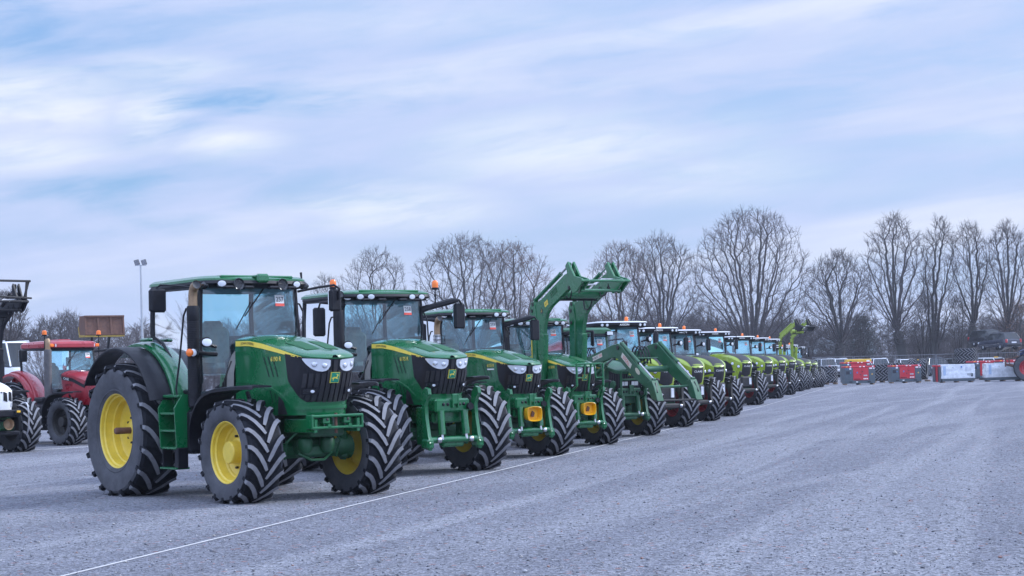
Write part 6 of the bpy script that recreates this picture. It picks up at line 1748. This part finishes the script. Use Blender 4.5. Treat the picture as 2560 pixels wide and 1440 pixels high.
def gravel():
    m, nt, p = nodes('gravel'); N = nt.nodes; L = nt.links
    tc = N.new('ShaderNodeTexCoord'); O = tc.outputs['Object']
    def noise(scale, detail=4, rough=.6, vec=None, dist=0.):
        n = N.new('ShaderNodeTexNoise'); n.inputs['Scale'].default_value = scale; n.inputs['Detail'].default_value = detail; n.inputs['Roughness'].default_value = rough
        n.inputs['Distortion'].default_value = dist
        L.new(vec or O, n.inputs['Vector']); return n.outputs['Fac']
    def rng(v, a, b, c, d):
        n = N.new('ShaderNodeMapRange')
        for i, q in ((1, a), (2, b), (3, c), (4, d)): n.inputs[i].default_value = q
        L.new(v, n.inputs[0]); return n.outputs[0]
    def mix(a, b, f, mode='MIX'):
        n = N.new('ShaderNodeMix'); n.data_type = 'RGBA'; n.blend_type = mode
        for s, q in (('A', a), ('B', b)):
            if isinstance(q, tuple): n.inputs[s].default_value = (*q, 1)
            else: L.new(q, n.inputs[s])
        if isinstance(f, float): n.inputs['Factor'].default_value = f
        else: L.new(f, n.inputs['Factor'])
        return n.outputs['Result']
    vo = N.new('ShaderNodeTexVoronoi'); vo.inputs['Scale'].default_value = 40; L.new(O, vo.inputs['Vector'])
    sep = N.new('ShaderNodeSeparateColor'); L.new(vo.outputs['Color'], sep.inputs[0])
    stone = rng(sep.outputs[0], 0, 1, .52, 1.48)
    vo2 = N.new('ShaderNodeTexVoronoi'); vo2.inputs['Scale'].default_value = 22; L.new(O, vo2.inputs['Vector'])
    sep2 = N.new('ShaderNodeSeparateColor'); L.new(vo2.outputs['Color'], sep2.inputs[0])
    base = mix((.170, .175, .207), (.198, .203, .236), rng(noise(.35, 5, .6), .35, .65, 0, 1))
    # wheel tracks: long pale bands of packed fines following the lot's length
    mp = N.new('ShaderNodeMapping'); mp.vector_type = 'TEXTURE'; mp.inputs['Rotation'].default_value = (0, 0, R(-17)); mp.inputs['Scale'].default_value = (1.1, 34, 1); L.new(O, mp.inputs['Vector'])
    tr = rng(noise(1.0, 3, .5, mp.outputs[0], .9), .47, .66, 0, 1.)
    mp2 = N.new('ShaderNodeMapping'); mp2.vector_type = 'TEXTURE'; mp2.inputs['Rotation'].default_value = (0, 0, R(-30)); mp2.inputs['Scale'].default_value = (1.5, 40, 1); L.new(O, mp2.inputs['Vector'])
    tr2 = rng(noise(1.0, 3, .5, mp2.outputs[0], 1.1), .53, .66, 0, .7)
    base = mix(base, (.262, .267, .297), tr); base = mix(base, (.254, .259, .289), tr2)
    base = mix(base, (.145, .149, .174), rng(noise(.12, 4, .6), .52, .75, 0, .6))
    base = mix(base, (.082, .086, .100), rng(noise(1.1, 6, .7), .68, .85, 0, .5))
    col = mix(base, stone, 1.0, 'MULTIPLY')
    big = rng(sep2.outputs[1], .94, .97, 0, .6); col = mix(col, (.34, .34, .36), big)
    big2 = rng(sep2.outputs[2], .95, .98, 0, .8); col = mix(col, (.075, .075, .08), big2)
    red = rng(sep2.outputs[0], .988, .992, 0, .6); col = mix(col, (.34, .13, .10), red)
    fine = rng(noise(120, 3, .7), .3, .7, .8, 1.2); col = mix(col, fine, 1.0, 'MULTIPLY')
    L.new(col, p.inputs['Base Color']); p.inputs['Roughness'].default_value = .92; p.inputs['Specular IOR Level'].default_value = .25
    b = N.new('ShaderNodeBump'); b.inputs['Strength'].default_value = .9; b.inputs['Distance'].default_value = .03
    ad = N.new('ShaderNodeMath'); ad.operation = 'ADD'; L.new(vo.outputs['Distance'], ad.inputs[0]); L.new(noise(60, 3), ad.inputs[1])
    L.new(ad.outputs[0], b.inputs['Height']); L.new(b.outputs[0], p.inputs['Normal'])
    return m
mb = MB(); mb.add([(-600, -150, 0), (600, -150, 0), (600, 1000, 0), (-600, 1000, 0)], [(0, 1, 2, 3)])
g = mb.build('ground', gravel(), smooth=0); tag(g, kind='structure')
def stones():
    """loose chippings lying on the packed surface, thickest near the photographer"""
    rng = np.random.default_rng(4); N_ = 18000
    y = 12.5+rng.random(N_)**1.9*42; x = (rng.random(N_)*2-1)*(y*.31+.6)
    keep = np.ones(N_, bool)
    x, y = x[keep], y[keep]; n = len(x)
    size = rng.gamma(2.2, .0024, n)+.0035
    base = np.array([(1, 0, 0), (0, 1, 0), (-1, 0, 0), (0, -1, 0), (0, 0, .8), (0, 0, -.6)], float)
    F = np.array([(0, 1, 4), (1, 2, 4), (2, 3, 4), (3, 0, 4), (1, 0, 5), (2, 1, 5), (3, 2, 5), (0, 3, 5)])
    V = base[None]*(1+rng.normal(0, .22, (n, 6, 3)))+rng.normal(0, .12, (n, 6, 3))
    a = rng.random(n)*6.28; c, s_ = np.cos(a)[:, None], np.sin(a)[:, None]
    vx = V[:, :, 0]*c-V[:, :, 1]*s_*.8; vy = V[:, :, 0]*s_+V[:, :, 1]*c*.8
    V = np.stack([vx*size[:, None]+x[:, None], vy*size[:, None]+y[:, None], V[:, :, 2]*size[:, None]*.8+size[:, None]*.35], -1).reshape(-1, 3)
    FF = (F[None]+np.arange(n)[:, None, None]*6).reshape(-1, 3)
    me = bpy.data.meshes.new('loose_stones'); me.vertices.add(len(V)); me.vertices.foreach_set('co', V.ravel())
    me.loops.add(FF.size); me.loops.foreach_set('vertex_index', FF.ravel().astype(np.int32))
    me.polygons.add(len(FF)); me.polygons.foreach_set('loop_start', np.arange(0, FF.size, 3, dtype=np.int32)); me.update(calc_edges=True)
    m, nt, p = nodes('loose_stone'); N = nt.nodes; L = nt.links
    g_ = N.new('ShaderNodeNewGeometry'); r = N.new('ShaderNodeValToRGB'); L.new(g_.outputs['Random Per Island'], r.inputs[0])
    e = r.color_ramp.elements; e[0].position = 0; e[0].color = (.095, .098, .115, 1); e[1].position = 1; e[1].color = (.52, .52, .53, 1)
    for pos, col in ((.2, (.165, .17, .195)), (.6, (.23, .235, .26)), (.85, (.36, .36, .38)), (.955, (.36, .34, .32)), (.975, (.26, .13, .10))):
        k = e.new(pos); k.color = (*col, 1)
    L.new(r.outputs[0], p.inputs['Base Color']); p.inputs['Roughness'].default_value = .9; p.inputs['Specular IOR Level'].default_value = .3
    me.materials.append(m); tag(link('loose_stones', me), 'loose pale and dark chippings scattered over the gravel', 'stones', None, 'stuff')
stones()
def cord(pts, label):
    mb = MB(); P = []
    for i, (u, v) in enumerate(pts): x, y = ground_at(u, v); P.append((x, y, .012))
    mb.tube(P, .0055, 6)
    tag(mb.build('marking_cord', mat('white_cord', (.48, .48, .49), .8, var=.1)), label, 'cord', 'cords marking out the lot')
cord([(60, 1468), (170, 1440), (480, 1364), (880, 1266), (1260, 1175), (1600, 1092), (1900, 1018), (2000, 990), (2080, 966)], 'long thin white cord lying on the gravel along the main tractor row')
cord([(-40, 1131), (110, 1125), (215, 1118), (330, 1110)], 'short stretch of white cord on the gravel by the white loader tractor')

# ------------------------------------------------------------------ the air of the day
hb = MB(); hb.add([(x, y, z) for x in (-604, 604) for y in (-154, 1004) for z in (-1, 22)], [(0, 1, 3, 2), (4, 6, 7, 5), (0, 4, 5, 1), (2, 3, 7, 6), (0, 2, 6, 4), (1, 5, 7, 3)])
hm = bpy.data.materials.new('haze'); hm.use_nodes = True; hn = hm.node_tree; hn.nodes.clear()
ho = hn.nodes.new('ShaderNodeOutputMaterial'); hv = hn.nodes.new('ShaderNodeVolumePrincipled')
hv.inputs['Color'].default_value = (.80, .86, 1., 1); hv.inputs['Density'].default_value = .00030; hv.inputs['Anisotropy'].default_value = .3
hn.links.new(hv.outputs[0], ho.inputs['Volume'])
hz = hb.build('haze', hm, smooth=0); tag(hz, 'thin pale winter haze lying over the lot', 'haze', None, 'stuff')
